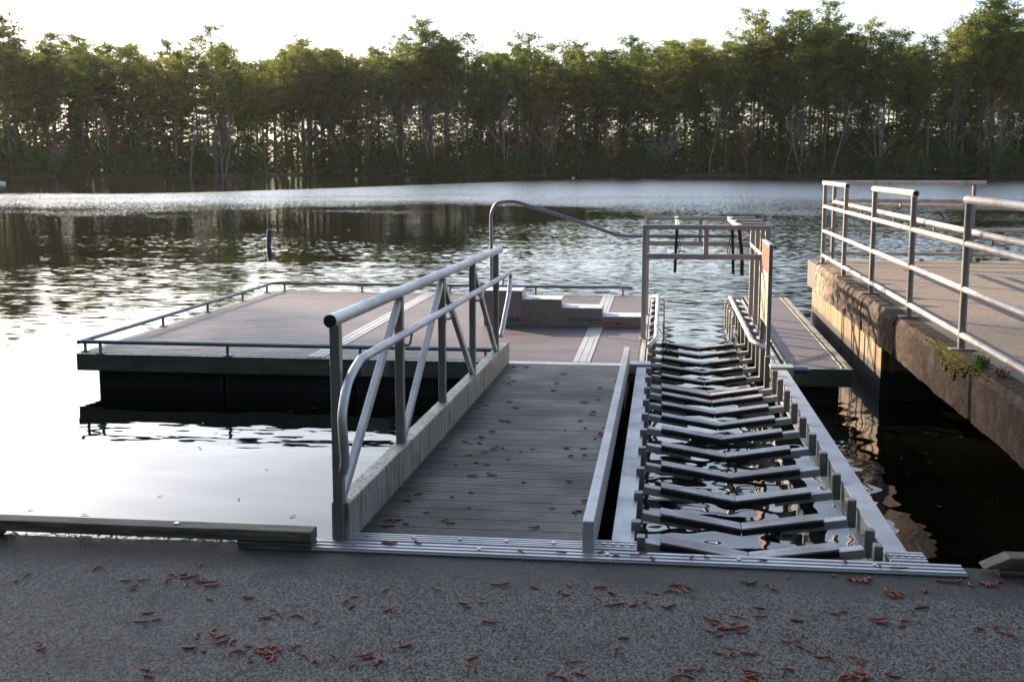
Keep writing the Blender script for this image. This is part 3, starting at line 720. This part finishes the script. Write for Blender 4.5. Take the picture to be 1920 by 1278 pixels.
# pier railing
def pier_rail(label, posts, tops, lower, ends, inner=None, axis='y', fixed=2.15):
    def pt(a, z, off=0): return (fixed+off, a, z) if axis == 'y' else (a, fixed+off, z)
    t = thing("pipe_railing", pt((posts[0]+posts[-1])/2, PZ), label, 'railing', 'pipe railings round the pier deck')
    for p, tall in posts_list(posts, tops):
        mb = MB(); mb.tube([pt(p, PZ), pt(p, tall)], .027, 14); mb.build("post", M['galv'], t)
        mb = MB(); c = Vector(pt(p, PZ)); mb.box(c.x-.085,c.x+.085,c.y-.06,c.y+.06,PZ-.001,PZ+.008); mb.build("base_plate", M['galv'], t, .002)
    for (a, b) in tops:
        mb = MB(); mb.tube([pt(a, PZ+1.07), pt(b, PZ+1.07)], .030, 14); mb.build("top_rail", M['rail'], t)
        for e in (a, b):
            mb = MB(); q = -.002 if e == min(a,b) else .002; mb.tube([pt(e+q, PZ+1.07), pt(e+q*1.5, PZ+1.07)], .020, 12); mb.build("rail_cap", M['cap'], t)
    for z in lower:
        mb = MB(); mb.tube([pt(ends[0], z), pt(ends[1], z)], .0235, 12); mb.build("rail", M['rail'], t)
    if inner:
        off, z, a, b, br = inner
        mb = MB(); mb.tube([pt(a, z, off), pt(b, z, off)], .024, 12); mb.build("handrail", M['rail'], t)
        for q in br:
            mb = MB(); mb.tube(bend([pt(q, z-.05, off*.0), pt(q, z-.075, off*.6), pt(q, z-.065, off), pt(q, z-.01, off)], .03), .009, 8); mb.build("handrail_bracket", M['galv'], t)
    return t
def posts_list(posts, tops):
    for p in posts: yield p, PZ+1.055
PYS = [16.6, 14.68, 12.74, 10.78, 8.89, 6.95, 5.0]
pier_rail("rust streaked pipe railing with gaps along the left edge of the pier", PYS,
          [(14.62,16.68),(10.72,12.80),(6.9,8.95)], [PZ+.105, PZ+.435, PZ+.76], (4.9,16.60), (.10, 1.268, 4.9, 16.35, [15.9,14.2,12.2,10.4,8.6,6.6]))
pier_rail("grey pipe railing across the far end of the pier", [2.33, 4.17, 6.1, 8.0], [(2.16,4.32),(6.0,8.1)], [PZ+.105,PZ+.435,PZ+.76], (2.18,8.9), (-.10,1.272,2.34,8.8,[3.2,5.2]), 'x', 17.0)
# moss on the beam and tufts of grass
r = random.Random(11); mb = MB()
for i in range(1500):
    y = 8.62 + r.gauss(0,.30); f = 1 - abs(y-8.62)/.75; x = 2.035 + r.uniform(-.05, .07)*1.0; z = PZ - .004 - (0 if x > 2.045 else r.random()**1.8*.13*max(.12,f)*(1+.35*sin(y*23)))
    if x < 2.05: x = 2.024 - r.random()*.01
    s_ = r.uniform(.008, .019); vs = []
    for q in range(6): a = q*pi/3; vs.append((x+cos(a)*s_*.8, y+sin(a)*s_, z+r.uniform(-.004,.002)))
    vs.append((x, y, z+s_*.55)); vs.append((x-s_*.6, y, z-s_*.2))
    mb.add(vs, [(q,(q+1)%6,6) for q in range(6)] + [((q+1)%6,q,7) for q in range(6)], True)
tag(mb.build("moss_patch", M['moss']), "yellow green moss growing over the crumbling edge of the pier", 'moss', kind='stuff')
def tuft(loc, n_, h, label, nm="grass_tuft", mat=M['grass'], spread=.6):
    r = random.Random(int(loc[1]*100)); mb = MB()
    for i in range(n_):
        a = r.uniform(0,6.28); le = r.uniform(.4,1)*spread; hh = h*r.uniform(.5,1); b = Vector(loc)+Vector((r.uniform(-.03,.03), r.uniform(-.03,.03), 0))
        d = Vector((cos(a), sin(a), 0)); sd = Vector((-sin(a), cos(a), 0))*.005
        p0, p1, p2 = b, b + d*hh*le*.4 + Vector((0,0,hh*.7)), b + d*hh*le*1.1 + Vector((0,0,hh*(1-le*.25)))
        mb.add([p0-sd, p0+sd, p1+sd*.8, p1-sd*.8, p2], [(0,1,2,3),(3,2,4)])
    tag(mb.build(nm, mat), label, 'grass', 'tufts of grass on the pier')
tuft((2.10,8.10,PZ), 60, .12, "bright green grass tuft beside the moss on the pier edge", spread=1.2)
tuft((4.30,17.14,PZ), 60, .09, "bright green grass tuft at the foot of the far pier railing", spread=1.3)
tuft((2.13,7.75,PZ), 40, .09, "dry straw coloured grass tuft on the near pier edge", mat=M['straw'], spread=1.6)
tuft((3.55,17.14,PZ), 34, .05, "dry brown weed tuft left of the green tuft at the far pier railing", mat=M['catkin'], spread=1.6)

# ------------------------------------------------------------------ things on the water
t = thing("mooring_pile", (-10.75,31.95,WZ), "short dark blue pile standing alone in the open water", 'pile')
mb = MB(); mb.tube([(-10.76,31.95,-1.2),(-10.75,31.95,WZ),(-10.72,31.95,-.022)], .066, 16); mb.build("shaft", M['pile_blue'], t)
mb = MB(); mb.tube([(-10.72,31.95,-.024),(-10.72,31.95,-.012)], [.066,.05], 16); mb.build("pile_cap", M['pile_blue'], t)
t = thing("swim_platform", (-76,128,WZ), "small white floating platform with a post far away at the left edge", 'platform')
mb = MB(); mb.box(-80,-74.0,126,129,WZ-.1,WZ+.32); mb.build("deck", M['white_paint'], t, .05)
mb = MB(); mb.tube([(-74.35,126.6,WZ+.3),(-74.35,126.6,WZ+.95)], .12, 10); mb.build("post", M['pile_blue'], t)
mb = MB(); mb.box(-80,-74.8,127.5,128.8,WZ+.3,WZ+1.5); mb.build("cabinet", M['white_paint'], t, .03)

# ------------------------------------------------------------------ trees
def frame(d):
    d = d.normalized(); a = d.cross(Vector((0,0,1)) if abs(d.z) < .9 else Vector((1,0,0))).normalized(); return a, a.cross(d)
def spikes(mb, c, rad, n_, ln, wd, r, flat=.6):
    """a tuft of long thin leaf faces spreading from a centre"""
    for i in range(n_):
        th = r.uniform(0, 2*pi); z = r.uniform(-.5, 1); q = math.sqrt(max(0,1-z*z)); d = Vector((q*cos(th), q*sin(th), z*flat))
        o = c + Vector((r.gauss(0,.5)*rad, r.gauss(0,.5)*rad, r.gauss(0,.3)*rad))
        a, b = frame(d); a = a*cos(th*3)+b*sin(th*3); L = ln*r.uniform(.6,1.2)
        p = o + d*L; mid = o + d*L*.55
        mb.add([o, mid+a*wd, p, mid-a*wd], [(0,1,2,3)])
def pine_variant(seed, H=24.0, crown_from=.55, spread=3.6, dens=1.0, fine=1.0):
    r = random.Random(seed); tr = MB(); cr = MB()
    bx, by = r.uniform(-.5,.5), r.uniform(-.5,.5)
    def axis(t): return Vector((bx*sin(t*3.0)*t, by*sin(t*2.4+1)*t, H*t))
    N = 14; tr.tube([axis(i/N) for i in range(N+1)], [.23*(1-.82*i/N)+.015 for i in range(N+1)], 7)
    nl = int(52*dens); top = []
    for i in range(nl):
        t = crown_from + (1-crown_from)*(i+r.random())/nl; t = min(t, .985)
        f = (t-crown_from)/(1-crown_from)
        prof = (math.sin(min(1, f*1.25+.18)*pi*.62))*(1 - .55*max(0, f-.55)/.45)
        L = spread*1.12*prof*r.uniform(.5, 1.3); a = i*2.399+r.uniform(-.5,.5); rise = r.uniform(.05,.45) + .3*f
        b0 = axis(t); e = b0 + Vector((cos(a)*L, sin(a)*L, L*rise)); m1 = b0.lerp(e,.5) + Vector((0,0,-.08*L))
        tr.tube([b0, m1, e], [.055*(1-.5*f)+.01, .035, .012], 4, False)
        ks = max(2, int(L*1.25))
        for k in range(ks):
            q = .45 + .6*(k+.5)/ks; c = b0.lerp(e, q) + Vector((r.gauss(0,.35), r.gauss(0,.35), .15+r.gauss(0,.15)))
            spikes(cr, c, .66*fine, int(34*fine), .56, .085, r, .55)
    for k in range(6): spikes(cr, axis(1) + Vector((r.gauss(0,.5), r.gauss(0,.5), r.uniform(-1.2,.1))), .5, 14, .6, .085, r)
    # a few dead stubs below the crown
    for i in range(7):
        t = r.uniform(.3, crown_from); a = r.uniform(0,6.28); L = r.uniform(.5,1.6); b0 = axis(t); tr.tube([b0, b0+Vector((cos(a)*L, sin(a)*L, r.uniform(-.1,.4)))], [.03,.008], 4, False)
    return tr, cr
def to_mesh(mb, name, mat):
    me = bpy.data.meshes.new(name); me.from_pydata(mb.v, [], mb.f); me.polygons.foreach_set("use_smooth", mb.sm); me.materials.append(mat); me.update(); return me
VAR = []
specs = [(1,.46,3.4,1.0,'rounded crown'),(2,.40,3.0,1.1,'long narrow crown'),(3,.50,3.9,1.0,'broad flat crown'),(4,.44,3.3,.7,'thin open crown'),(5,.50,3.6,1.15,'dense bushy crown'),
         (6,.55,3.2,.9,'small high crown'),(7,.36,3.5,1.0,'deep ragged crown'),(8,.48,4.2,.85,'wide airy crown')]
for s_, cf, spd, dn, nm in specs:
    a, b = pine_variant(s_*13, 24, cf, spd, dn); VAR.append((to_mesh(a,"trunk",M['bark']), to_mesh(b,"crown",M['needle']), nm))
def put(name, loc, parts, scale, rot, label, cat, group):
    t = thing(name, loc, label, cat, group); t.scale = scale; t.rotation_euler = (0,0,rot)
    for nm, me in parts:
        o = bpy.data.objects.new(nm, me); COL.objects.link(o); o.parent = t
    return t
def inframe_u(x, y):   # photo column of a point
    rx = x*cos(YAW)+y*sin(YAW); fy = -x*sin(YAW)*cos(PITCH)+y*cos(YAW)*cos(PITCH); return 960+FPX*rx/fy
TOPV = [(-60,30),(0,30),(60,48),(110,52),(150,40),(200,55),(240,52),(290,66),(340,60),(390,52),(430,64),(452,98),(475,118),(520,98),(570,70),(600,84),(640,75),(680,58),(720,72),(750,48),(800,40),(840,58),(870,50),(900,72),(940,62),(1000,58),
        (1040,64),(1080,56),(1110,70),(1150,56),(1190,64),(1240,48),(1290,44),(1330,58),(1360,50),(1410,24),(1450,50),(1480,18),(1545,2),(1580,45),(1610,36),(1650,44),(1700,40),(1760,32),(1800,12),(1850,-6),(1890,6),(1920,10),(2000,15)]
def topv(u):
    if u <= TOPV[0][0]: return TOPV[0][1]
    for (a, va), (b, vb) in zip(TOPV, TOPV[1:]):
        if u <= b: return va + (vb-va)*(u-a)/(b-a)
    return TOPV[-1][1]
def h_for(x, y, v, zb):   # height that puts the tip on photo row v
    d = math.hypot(x, y)*cos(math.atan2(-x, y)-YAW); ang = math.atan((639-v)/FPX) - PITCH
    return CZ + d*tan(ang) - zb
def region(x):
    u = inframe_u(x, 215)
    return 'left' if u < 480 else 'middle' if u < 1180 else 'right'
rt = random.Random(21); npine = 0
rows = [(4.5,4.6,1.0),(8.5,4.6,1.0),(14,4.8,.98),(21,5.0,.96),(30,5.2,.94),(42,5.6,.92)]
for ri, (dd, spc, hf) in enumerate(rows):
    x = -146 + rt.uniform(0,3)
    while x < 86:
        xx = x + rt.uniform(-1.2,1.2); yy = shore(xx) + dd + rt.uniform(-2.2,2.2)
        u = inframe_u(xx, yy); zb_ = farz(xx, yy); lim = h_for(xx, yy, topv(u), zb_)
        h = lim*(rt.uniform(.80,1.0) if ri < 4 else rt.uniform(.86,.98))*hf
        if rt.random() < .18: h *= .82
        if -30 < u < 1960 or ri < 3:
            vi = rt.randrange(len(VAR)); tme, cme, nm = VAR[vi]; k = h/24.6; ks = k**.5*rt.uniform(.85,1.12)
            where = ('front row' if ri == 0 else 'second row' if ri == 1 else 'deep in the wood')
            put("pine_tree", (xx, yy, zb_-.2), [("trunk",tme),("crown",cme)], (ks,ks,k), rt.uniform(0,6.28),
                "pine with %s, %s, %s part of far shore" % (nm, where, region(xx)), 'pine tree', "pines along the far shore, %s part" % region(xx)); npine += 1
        x += spc*rt.uniform(.75,1.3)
# pines filling the inlet beside the left headland
for i in range(20):
    u = 462 + i*8.5 + rt.uniform(-4,4); tt_ = math.tan(math.atan((u-960)/FPX*cos(PITCH))-YAW); yy = 232 + (i*37 % 30); xx = tt_*yy; k = h_for(xx,yy,topv(u)+rt.uniform(0,22),.1)/24.6; v_ = VAR[(i*3) % 8]
    put("pine_tree", (xx,yy,-.1), [("trunk",v_[0]),("crown",v_[1])], (k**.5*1.05,k**.5*1.05,k), i*1.3, "pine with %s beside the left headland of the far shore" % v_[2], 'pine tree', 'pines beside the left headland'); npine += 1
# named skyline pines
for u, v, dd, vi in ((1545,-2,6,3),(405,44,5,3),(795,36,8,7),(1480,16,9,3),(1410,22,7,2),(1855,-8,6,4),(20,22,5,4)):
    xx = math.tan(math.atan((u-960)/FPX*cos(PITCH))-YAW)*222; yy = shore(xx)+dd; xx = xx*yy/222; zb_ = farz(xx,yy); h = h_for(xx,yy,v,zb_); k = h/24.6
    put("pine_tree", (xx,yy,zb_-.2), [("trunk",VAR[vi][0]),("crown",VAR[vi][1])], (k**.5,k**.5,k), u*.1,
        {1545:"tallest open crowned pine rising above the skyline right of centre",405:"airy pine standing above its neighbours at the end of the left headland",795:"pine with wide crown topping the middle skyline",1480:"open crowned pine just left of the tallest one",
         1410:"broad crowned pine at the start of the higher right skyline",1855:"dense high pine near the right edge of the picture",20:"high dense pine at the left edge of the picture"}[u], 'pine tree', 'skyline pines'); npine += 1

# pines on the near left bank (they throw the shade over the landing)
rb = random.Random(5)
nb = 0
for ti, tt in enumerate((50, 55.5, 61, 67, 73)):
    u_ = -19 + ti*.9
    while u_ < 5.0:
        uu = u_ + rb.uniform(-.8,.8); t2 = tt + rb.uniform(-2,2)
        X_ = uu*cos(SUN_AZ) - t2*sin(SUN_AZ); Y_ = uu*sin(SUN_AZ) + t2*cos(SUN_AZ)
        if X_ < bankx(Y_)+.5:
            tme, cme, nm = VAR[(nb*3+1) % 8]; k = rb.uniform(.98,1.12)
            put("pine_tree", (X_,Y_,leftz(X_,Y_)-.1), [("trunk",tme),("crown",cme)], (1.15,1.15,k), rb.uniform(0,6.28),
                "tall pine with %s on the near left bank" % nm, 'pine tree', 'pines on the near left bank'); nb += 1
        u_ += rb.uniform(3.6,4.8)
for i in range(30):   # wood behind the landing, seen only in reflections
    a = R(-108 + i*6.9); d_ = rb.uniform(24, 38); X_, Y_ = d_*sin(a)+2, -6 - d_*cos(a)*.75
    tme, cme, nm = VAR[(i*5+2) % 8]; k = rb.uniform(.85,1.1)
    put("pine_tree", (X_,Y_,-.1), [("trunk",tme),("crown",cme)], (1.3,1.3,k), rb.uniform(0,6.28), "tall pine with %s behind the landing" % nm, 'pine tree', 'pines behind the landing')
print("pines", npine, nb)

# shrubs and low broadleaf trees at the water's edge
def shrub_variant(seed, w_=3.0, h=4.5, n_=70, leaf=.26, tall=False):
    r = random.Random(seed); st_ = MB(); lf = MB()
    for i in range(6):
        a = r.uniform(0,6.28); L = w_*.55*r.random(); e = Vector((cos(a)*L, sin(a)*L, h*r.uniform(.6,.92)))
        st_.tube([(0,0,0), e*.5+Vector((0,0,h*.06)), e], [.07,.045,.012], 5, False)
    for i in range(n_):
        a = r.uniform(0,6.28); z = r.random()**.8; rr = w_*.62*math.sqrt(max(.02, 1-(z-.35)**2/.50))*r.random()**.45
        c = Vector((cos(a)*rr, sin(a)*rr, h*(.08+.88*z)))
        for k in range(17):
            o = c + Vector((r.gauss(0,.36), r.gauss(0,.36), r.gauss(0,.26))); d = Vector((r.gauss(0,1), r.gauss(0,1), r.gauss(0,.7))).normalized()
            p, q = frame(d); s_ = leaf*r.uniform(.5,1.1); lf.add([o-p*s_*.5, o-q*s_*.32, o+p*s_*.5, o+q*s_*.32], [(0,1,2,3)])
    return st_, lf
SH = []
for s_, w_, h, n_ in ((1,3.6,3.6,80),(2,3.0,5.2,85),(3,4.6,4.2,120),(4,3.4,7.2,140),(5,4.0,8.6,170),(6,4.8,12,230),(7,5.0,15,270)):
    a, b = shrub_variant(s_, w_, h, n_); SH.append((to_mesh(a,"stems",M['bark']), to_mesh(b,"foliage",M['shrubleaf'])))
a, b = shrub_variant(9, 3.4, 6.5, 60, .22); RUS = (to_mesh(a,"stems",M['bark']), to_mesh(b,"foliage",M['brownleaf']))
shn = ['low rounded dark green','upright dark green','broad dark green','tall dark green','very tall dark green','slender tree high dark green','lofty dark green']
rs = random.Random(31)
for dd, spc, pool in ((1.2,3.6,(0,0,2,1,2)),(5.5,4.0,(1,2,3,3,1)),(13,5.2,(3,4,4,3)),(24,5.5,(4,4,3)),(7,5.0,(5,6)),(12,6,(5,6)),(18,5.5,(5,6,6)),(30,7.5,(6,6,5))):
    x = -142
    while x < 82:
        xx = x + rs.uniform(-1,1); yy = shore(xx)+dd+rs.uniform(-1.2,1.5); u = inframe_u(xx,yy); vi = rs.choice(pool); k = rs.uniform(.7,1.15)
        skip = dd < 4 and (500 < u < 545 or 1290 < u < 1420 or 1440 < u < 1530 and dd < 3) and rs.random() < .75
        if not skip:
            rus = dd > 3 and rs.random() < .16
            me = RUS if rus else SH[vi]
            put("russet_shrub" if rus else "shoreline_shrub", (xx,yy,farz(xx,yy)-.15), [("stems",me[0]),("foliage",me[1])], (k*1.1,k*1.1,k), rs.uniform(0,6.28),
                ("russet brown shrub among far pines, %s part" if rus else shn[vi]+" shrub at the far waterline, %s part") % region(xx), 'shrub', ("russet shrubs, %s part of the far shore" if rus else "shrubs along the far waterline, %s part") % region(xx))
        x += spc*rs.uniform(.7,1.3)
for i in range(34):
    a = R(-112 + i*6.4); d_ = rs.uniform(17, 24); X_, Y_ = d_*sin(a)+2, -6 - d_*cos(a)*.75; me = SH[(3,4,2)[i%3]]
    put("landing_shrub", (X_,Y_,-.1), [("stems",me[0]),("foliage",me[1])], (1.3,1.3,1.0), i*1.7, "tall dark green shrub behind the landing", 'shrub', 'shrubs behind the landing')
# bare pale trees
def bare_variant(seed, H=12, multi=1, up=.8):
    r = random.Random(seed); tr = MB(); bb = MB()
    def grow(mb, p, d, L, rad, lev):
        n_ = 4; pts = [p]; dd = d.copy()
        for i in range(n_):
            dd = (dd + Vector((r.gauss(0,.10), r.gauss(0,.10), .05))).normalized(); pts.append(pts[-1]+dd*L/n_)
        mb.tube(pts, [rad*(1-.65*i/n_) for i in range(n_+1)], 6 if lev == 0 else 4, False)
        if lev < 3:
            for i in range((6,4,3)[lev]):
                q = r.uniform(.30 if lev == 0 else .15, 1); j = min(n_-1, int(q*n_)); b0 = pts[j].lerp(pts[j+1], q*n_-j)
                a = r.uniform(0,6.28); ax = Vector((cos(a), sin(a), r.uniform(.4,1.2)*up)).normalized()
                grow(bb, b0, (dd*.5+ax).normalized(), L*r.uniform(.34,.56), max(.018, rad*.42), lev+1)
    for m_ in range(multi):
        grow(tr, Vector((r.uniform(-.2,.2)*m_, 0, 0)), Vector((r.gauss(0,.10+.12*(multi>1)), r.gauss(0,.1), 1)).normalized(), H, .15, 0)
    return tr, bb
BR = []
for s_, H_, mm in ((1,12,1),(2,9,2),(3,14,1),(4,6,3)):
    a, b = bare_variant(s_*7, H_, mm); BR.append((a, b))
BRM = [(to_mesh(a,"trunk",M['palebark']), to_mesh(b,"branches",M['palebark'])) for a, b in BR]; RED = (to_mesh(BR[1][0],"trunk",M['palebark']), to_mesh(BR[1][1],"branches",M['redtwig']))
bn = ['slender single stemmed','two stemmed','tall single stemmed','low many stemmed']
for u, h, vi, red in ((100,5,3,0),(262,7,0,0),(355,12,2,0),(575,12,1,0),(590,9,0,0),(755,14,1,0),(748,15,2,0),(810,10,1,0),(862,15,2,0),(882,11,0,0),(950,12,1,0),(965,14,2,0),(1020,11,1,1),(1040,9,1,1),(985,9,0,1),
                      (1088,8,0,0),(1232,6,3,0),(1240,7,3,0),(1474,11,2,0),(1500,10,1,0),(1645,9,1,0),(1780,12,1,0),(1788,11,0,0),(1845,12,2,0),(1870,9,1,0),(1860,11,1,1),(1700,13,2,0),(1330,13,2,0),(1150,9,0,1),(640,10,0,0),(420,9,1,0),(200,8,1,1),(1560,13,0,0),(690,9,1,1),(1400,9,1,1)):
    tt_ = math.tan(math.atan((u-960)/FPX*cos(PITCH))-YAW); xx = tt_*225; yy = shore(xx)+rs.uniform(1.5,4.5); xx = tt_*yy; 
    k = h/[12,9,14,6][vi]; me = RED if red else BRM[vi]
    side = region(xx)
    put("bare_tree", (xx,yy,farz(xx,yy)-.15), [("trunk",me[0]),("branches",me[1])], (k,k,k), u*.7,
        ("leafless %s tree with reddish twigs at the %s part of the far shore" % (bn[1], side)) if red else "leafless pale %s tree against the dark wood, %s part of the far shore" % (bn[vi], side), 'bare tree', 'bare trees on the far shore, %s part' % side)
# dense undergrowth deep in the wood, one mass
r = random.Random(77); mb = MB()
for i in range(44000):
    x = r.uniform(-152, 95); deep = r.random() < .6; y = shore(x) + (r.uniform(38, 60) if deep else r.uniform(14, 38))
    top_ = (13.5 + 3*sin(x*.21) + 2*sin(x*.9+y)) if deep else 7.5 + 2.5*sin(x*.17)
    z = .1 + r.random()**1.25*top_; c = Vector((x,y,z))
    d = Vector((r.gauss(0,1), r.gauss(0,1), r.gauss(0,.7))).normalized(); p, q = frame(d); s_ = r.uniform(.3,.75); mb.add([c-p*s_, c-q*s_*.5, c+p*s_, c+q*s_*.5], [(0,1,2,3)])
tag(mb.build("undergrowth", M['shrubleaf']), "dark tangled undergrowth between the pine trunks of the far wood", 'undergrowth', kind='stuff')

# thin hazy air over the lake
mb = MB(); mb.box(-260, 260, -70, 380, -3.2, 45)
hz = mb.build("haze", None); hm = bpy.data.materials.new("haze_air"); hm.use_nodes = True; ht = hm.node_tree; ht.nodes.clear()
ho = ht.nodes.new("ShaderNodeOutputMaterial"); hv = ht.nodes.new("ShaderNodeVolumePrincipled"); hv.inputs["Density"].default_value = .00004; hv.inputs["Anisotropy"].default_value = .5
hv.inputs["Color"].default_value = (.95,.94,.92,1); ht.links.new(hv.outputs[0], ho.inputs["Volume"]); hz.data.materials.append(hm); tag(hz, kind='stuff')
# ------------------------------------------------------------------ litter
def catkin_mesh(seed, n_=1):
    r = random.Random(seed); mb = MB()
    for j in range(n_):
        L = r.uniform(.040,.078); c = r.uniform(-2.3,2.3); pts = []; a = r.uniform(0,6.28) if j else 0; o = Vector((r.uniform(-.03,.03)*j, r.uniform(-.02,.02)*j, .004+.004*j)); p = o.copy()
        for k in range(7):
            pts.append(p.copy()); a += c/6 + r.uniform(-.25,.25); p += Vector((cos(a), sin(a), r.uniform(-.03,.10)))*L/6
        mb.tube(pts, [.0018,.0038,.0044,.0042,.0045,.0036,.0016], 6)
    return to_mesh(mb, "pine_catkin", M['catkin'])
CK = [catkin_mesh(i) for i in range(14)]
PILES = [(330,1085,3),(355,1082,9),(372,1088,8),(250,1100,4),(240,1092,3),(262,1148,3),(290,1165,3),(30,1085,3),(80,1215,3),(395,1180,5),(430,1205,7),(455,1222,10),(480,1228,11),(500,1224,9),(520,1212,6),(545,1210,6),(575,1241,4),(590,1232,2),(280,1268,4),(450,1122,3),(400,1118,2),(520,1155,3),(560,1150,2),(585,1162,3),
         (650,1124,3),(672,1138,2),(727,1103,2),(725,1145,2),(752,1212,5),(670,1238,5),(700,1240,4),(770,1245,3),(875,1140,4),(925,1097,3),(935,1122,4),(880,1235,6),(895,1265,3),(915,1162,3),(960,1232,2),(1025,1145,2),(1075,1108,5),(1050,1243,4),(1050,1265,3),(1095,1262,3),(1100,1240,2),
         (1150,1105,5),(1140,1125,4),(1180,1130,4),(1215,1105,3),(1250,1098,3),(1270,1112,4),(1290,1108,4),(1230,1135,5),(1245,1140,3),(1345,1175,9),(1372,1180,9),(1350,1168,6),(1390,1098,3),(1400,1148,5),(1452,1098,3),(1360,1220,5),(1410,1228,4),(1480,1205,5),(1500,1212,5),(1520,1230,3),(1390,1262,6),(1410,1268,8),(1300,1265,6),(1280,1260,4),(1480,1250,4),
         (1570,1150,4),(1600,1090,6),(1612,1088,5),(1672,1110,6),(1680,1118,5),(1625,1160,4),(1710,1140,3),(1740,1108,3),(1700,1165,2),(1600,1243,5),(1620,1252,5),(1655,1262,4),(1590,1275,6),(1620,1276,5),(1745,1075,4),(1800,1075,4),(1850,1090,3),(1860,1088,6),(1870,1180,6),(1850,1185,4),(1795,1238,2),(1850,1248,2),(1740,1250,2),(1690,1180,2),(1565,1075,2),(1480,1075,2),
         (350,1218,1),(620,1240,2),(1170,1195,2),(1235,1180,2),(1150,1215,3),(1500,1165,2),(990,1100,2),(820,1108,1),(100,1060,1),(190,1045,1),(380,1042,1)]
rk = random.Random(99); cnt = 0
def catkin(p, where, grp):
    global cnt
    o = bpy.data.objects.new("pine_catkin", CK[rk.randrange(14)]); COL.objects.link(o); o.location = p
    o.rotation_euler = (0,0,rk.gauss(0,1.0) + (pi if rk.random()<.5 else 0)); s_ = rk.uniform(.8,1.2); o.scale = (s_,s_,s_)
    tag(o, "small curled reddish brown pine catkin fallen on the %s" % where, 'catkin', grp); cnt += 1
left = []
for (u, v, n_) in PILES:
    n2 = max(1, round(n_*.52)) 
    for i in range(n2):
        uu = u + rk.gauss(0, 4+2.6*n_**.7); vv = v + rk.gauss(0, 1.5+1.3*n_**.6)
        p = px(uu, min(1300,max(1063,vv)), 0)
        if p.y > 5.1: p.y = 5.1
        p.z = .001; catkin(p, "rough concrete", 'catkins scattered on the concrete apron')
for i in range(86):
    side = rk.random()
    y = 5.5 + (rk.random()**1.25)*5.5
    x = -1.38 + rk.random()**2*.5 if side < .38 else (-.345 - rk.random()**2*.3 if side < .72 else rk.uniform(-1.38,-.36))
    catkin(Vector((x,y,gz(y)+.001)), "ribbed gangway deck", 'catkins scattered on the gangway deck')
for i in range(16):
    x = rk.uniform(-1.6,1.3); catkin(Vector((x,rk.uniform(5.17,5.29),.019)), "ribbed threshold plate", 'catkins lying on the long threshold plate')
print("catkins", cnt)
for i in range(12):
    p = px(rk.uniform(150,1800), rk.uniform(1110,1265), 0); a = rk.uniform(0,6.28); L = rk.uniform(.06,.13); c_ = rk.uniform(-.6,.6); pts = []; q = Vector((p.x,p.y,.002))
    for k in range(6): pts.append(q.copy()); a += c_/6; q = q+Vector((cos(a),sin(a),.03*(k<3)))*L/6
    mb = MB(); mb.tube(pts, .0009, 4, False); pts2 = [Vector((v_.x+.004*k, v_.y+.003*k, v_.z)) for k, v_ in enumerate(pts)]; mb.tube(pts2, .0009, 4, False)
    tag(mb.build("pine_needle", M['straw']), "thin straw coloured pine needle pair lying on the rough concrete", 'pine needle', 'pine needles on the concrete apron')
# dark debris washed up along the broken concrete edge
mb = MB(); r = random.Random(8)
for i in range(1500):
    x = r.uniform(-5.5,-1.6); y = edge_y(x) - abs(r.gauss(0,.022)); z = r.uniform(.001,.010 + .016*max(0,sin(x*2.3+1))); a = r.uniform(0,6.28); L = r.uniform(.008,.024)
    d = Vector((cos(a), sin(a), r.uniform(-.2,.4))); p, q = frame(d); c = Vector((x,y,z)); mb.add([c-d*L, c+p*L*.25, c+d*L, c-p*L*.25], [(0,1,2,3)])
tag(mb.build("edge_debris", M['litter']), "dark leaf debris heaped along the broken edge of the concrete under the left timber", 'debris', kind='stuff')
# floating leaves
rl = random.Random(14)
def leaf_mesh(seed, mat):
    r = random.Random(seed); mb = MB(); n_ = 8; L = .028; vs = []
    for k in range(n_):
        a = k/n_*2*pi; vs.append((cos(a)*L*r.uniform(.8,1.2), sin(a)*L*.38*r.uniform(.7,1.2), .004+.004*abs(cos(a))))
    vs.append((0,0,.003)); mb.add(vs, [(k,(k+1)%n_,n_) for k in range(n_)]); return to_mesh(mb, "floating_leaf", mat)
LM = [leaf_mesh(i, M['leafdark']) for i in range(4)]; LY = leaf_mesh(9, M['leafyellow'])
spots = [(57,956),(549,968),(448,936),(553,988),(380,795),(375,840),(405,812),(470,705),(690,776),(430,830),(160,965),(60,820),(300,930),(500,880),(1735,812),(1755,815),(1800,820),(1735,850),(1740,868),(1690,860),(1760,950),(1860,945),(1840,815),(1700,888),(1385,575),(1400,590),(1370,585),(1250,600),(1415,618),
         (545,772),(590,765),(600,745),(395,742),(640,775),(1250,545)]
for i, (u, v) in enumerate(spots):
    p = px(u, v, WZ); o = bpy.data.objects.new("floating_leaf", LM[i % 4]); COL.objects.link(o); o.location = (p.x,p.y,WZ+.001); o.rotation_euler = (0,0,rl.uniform(0,6.28)); s_ = rl.uniform(.6,1.1); o.scale = (s_,s_,s_)
    wh = 'left of the gangway' if u < 700 else 'in the kayak slip' if u < 1500 else 'under the pier'
    tag(o, "small brown leaf floating on the water %s" % wh, 'leaf', 'brown leaves floating %s' % wh)
for i, (u, v) in enumerate(((1303,507),(835,424),(825,483),(780,439),(655,430),(1090,470),(940,478))):
    p = px(u, v, WZ); o = bpy.data.objects.new("floating_leaf", LY); COL.objects.link(o); o.location = (p.x,p.y,WZ+.001); s_ = 1.5; o.scale = (s_,s_,s_)
    tag(o, "tiny yellow leaf floating on the open water beyond the docks", 'leaf', 'yellow leaves floating on the open water')
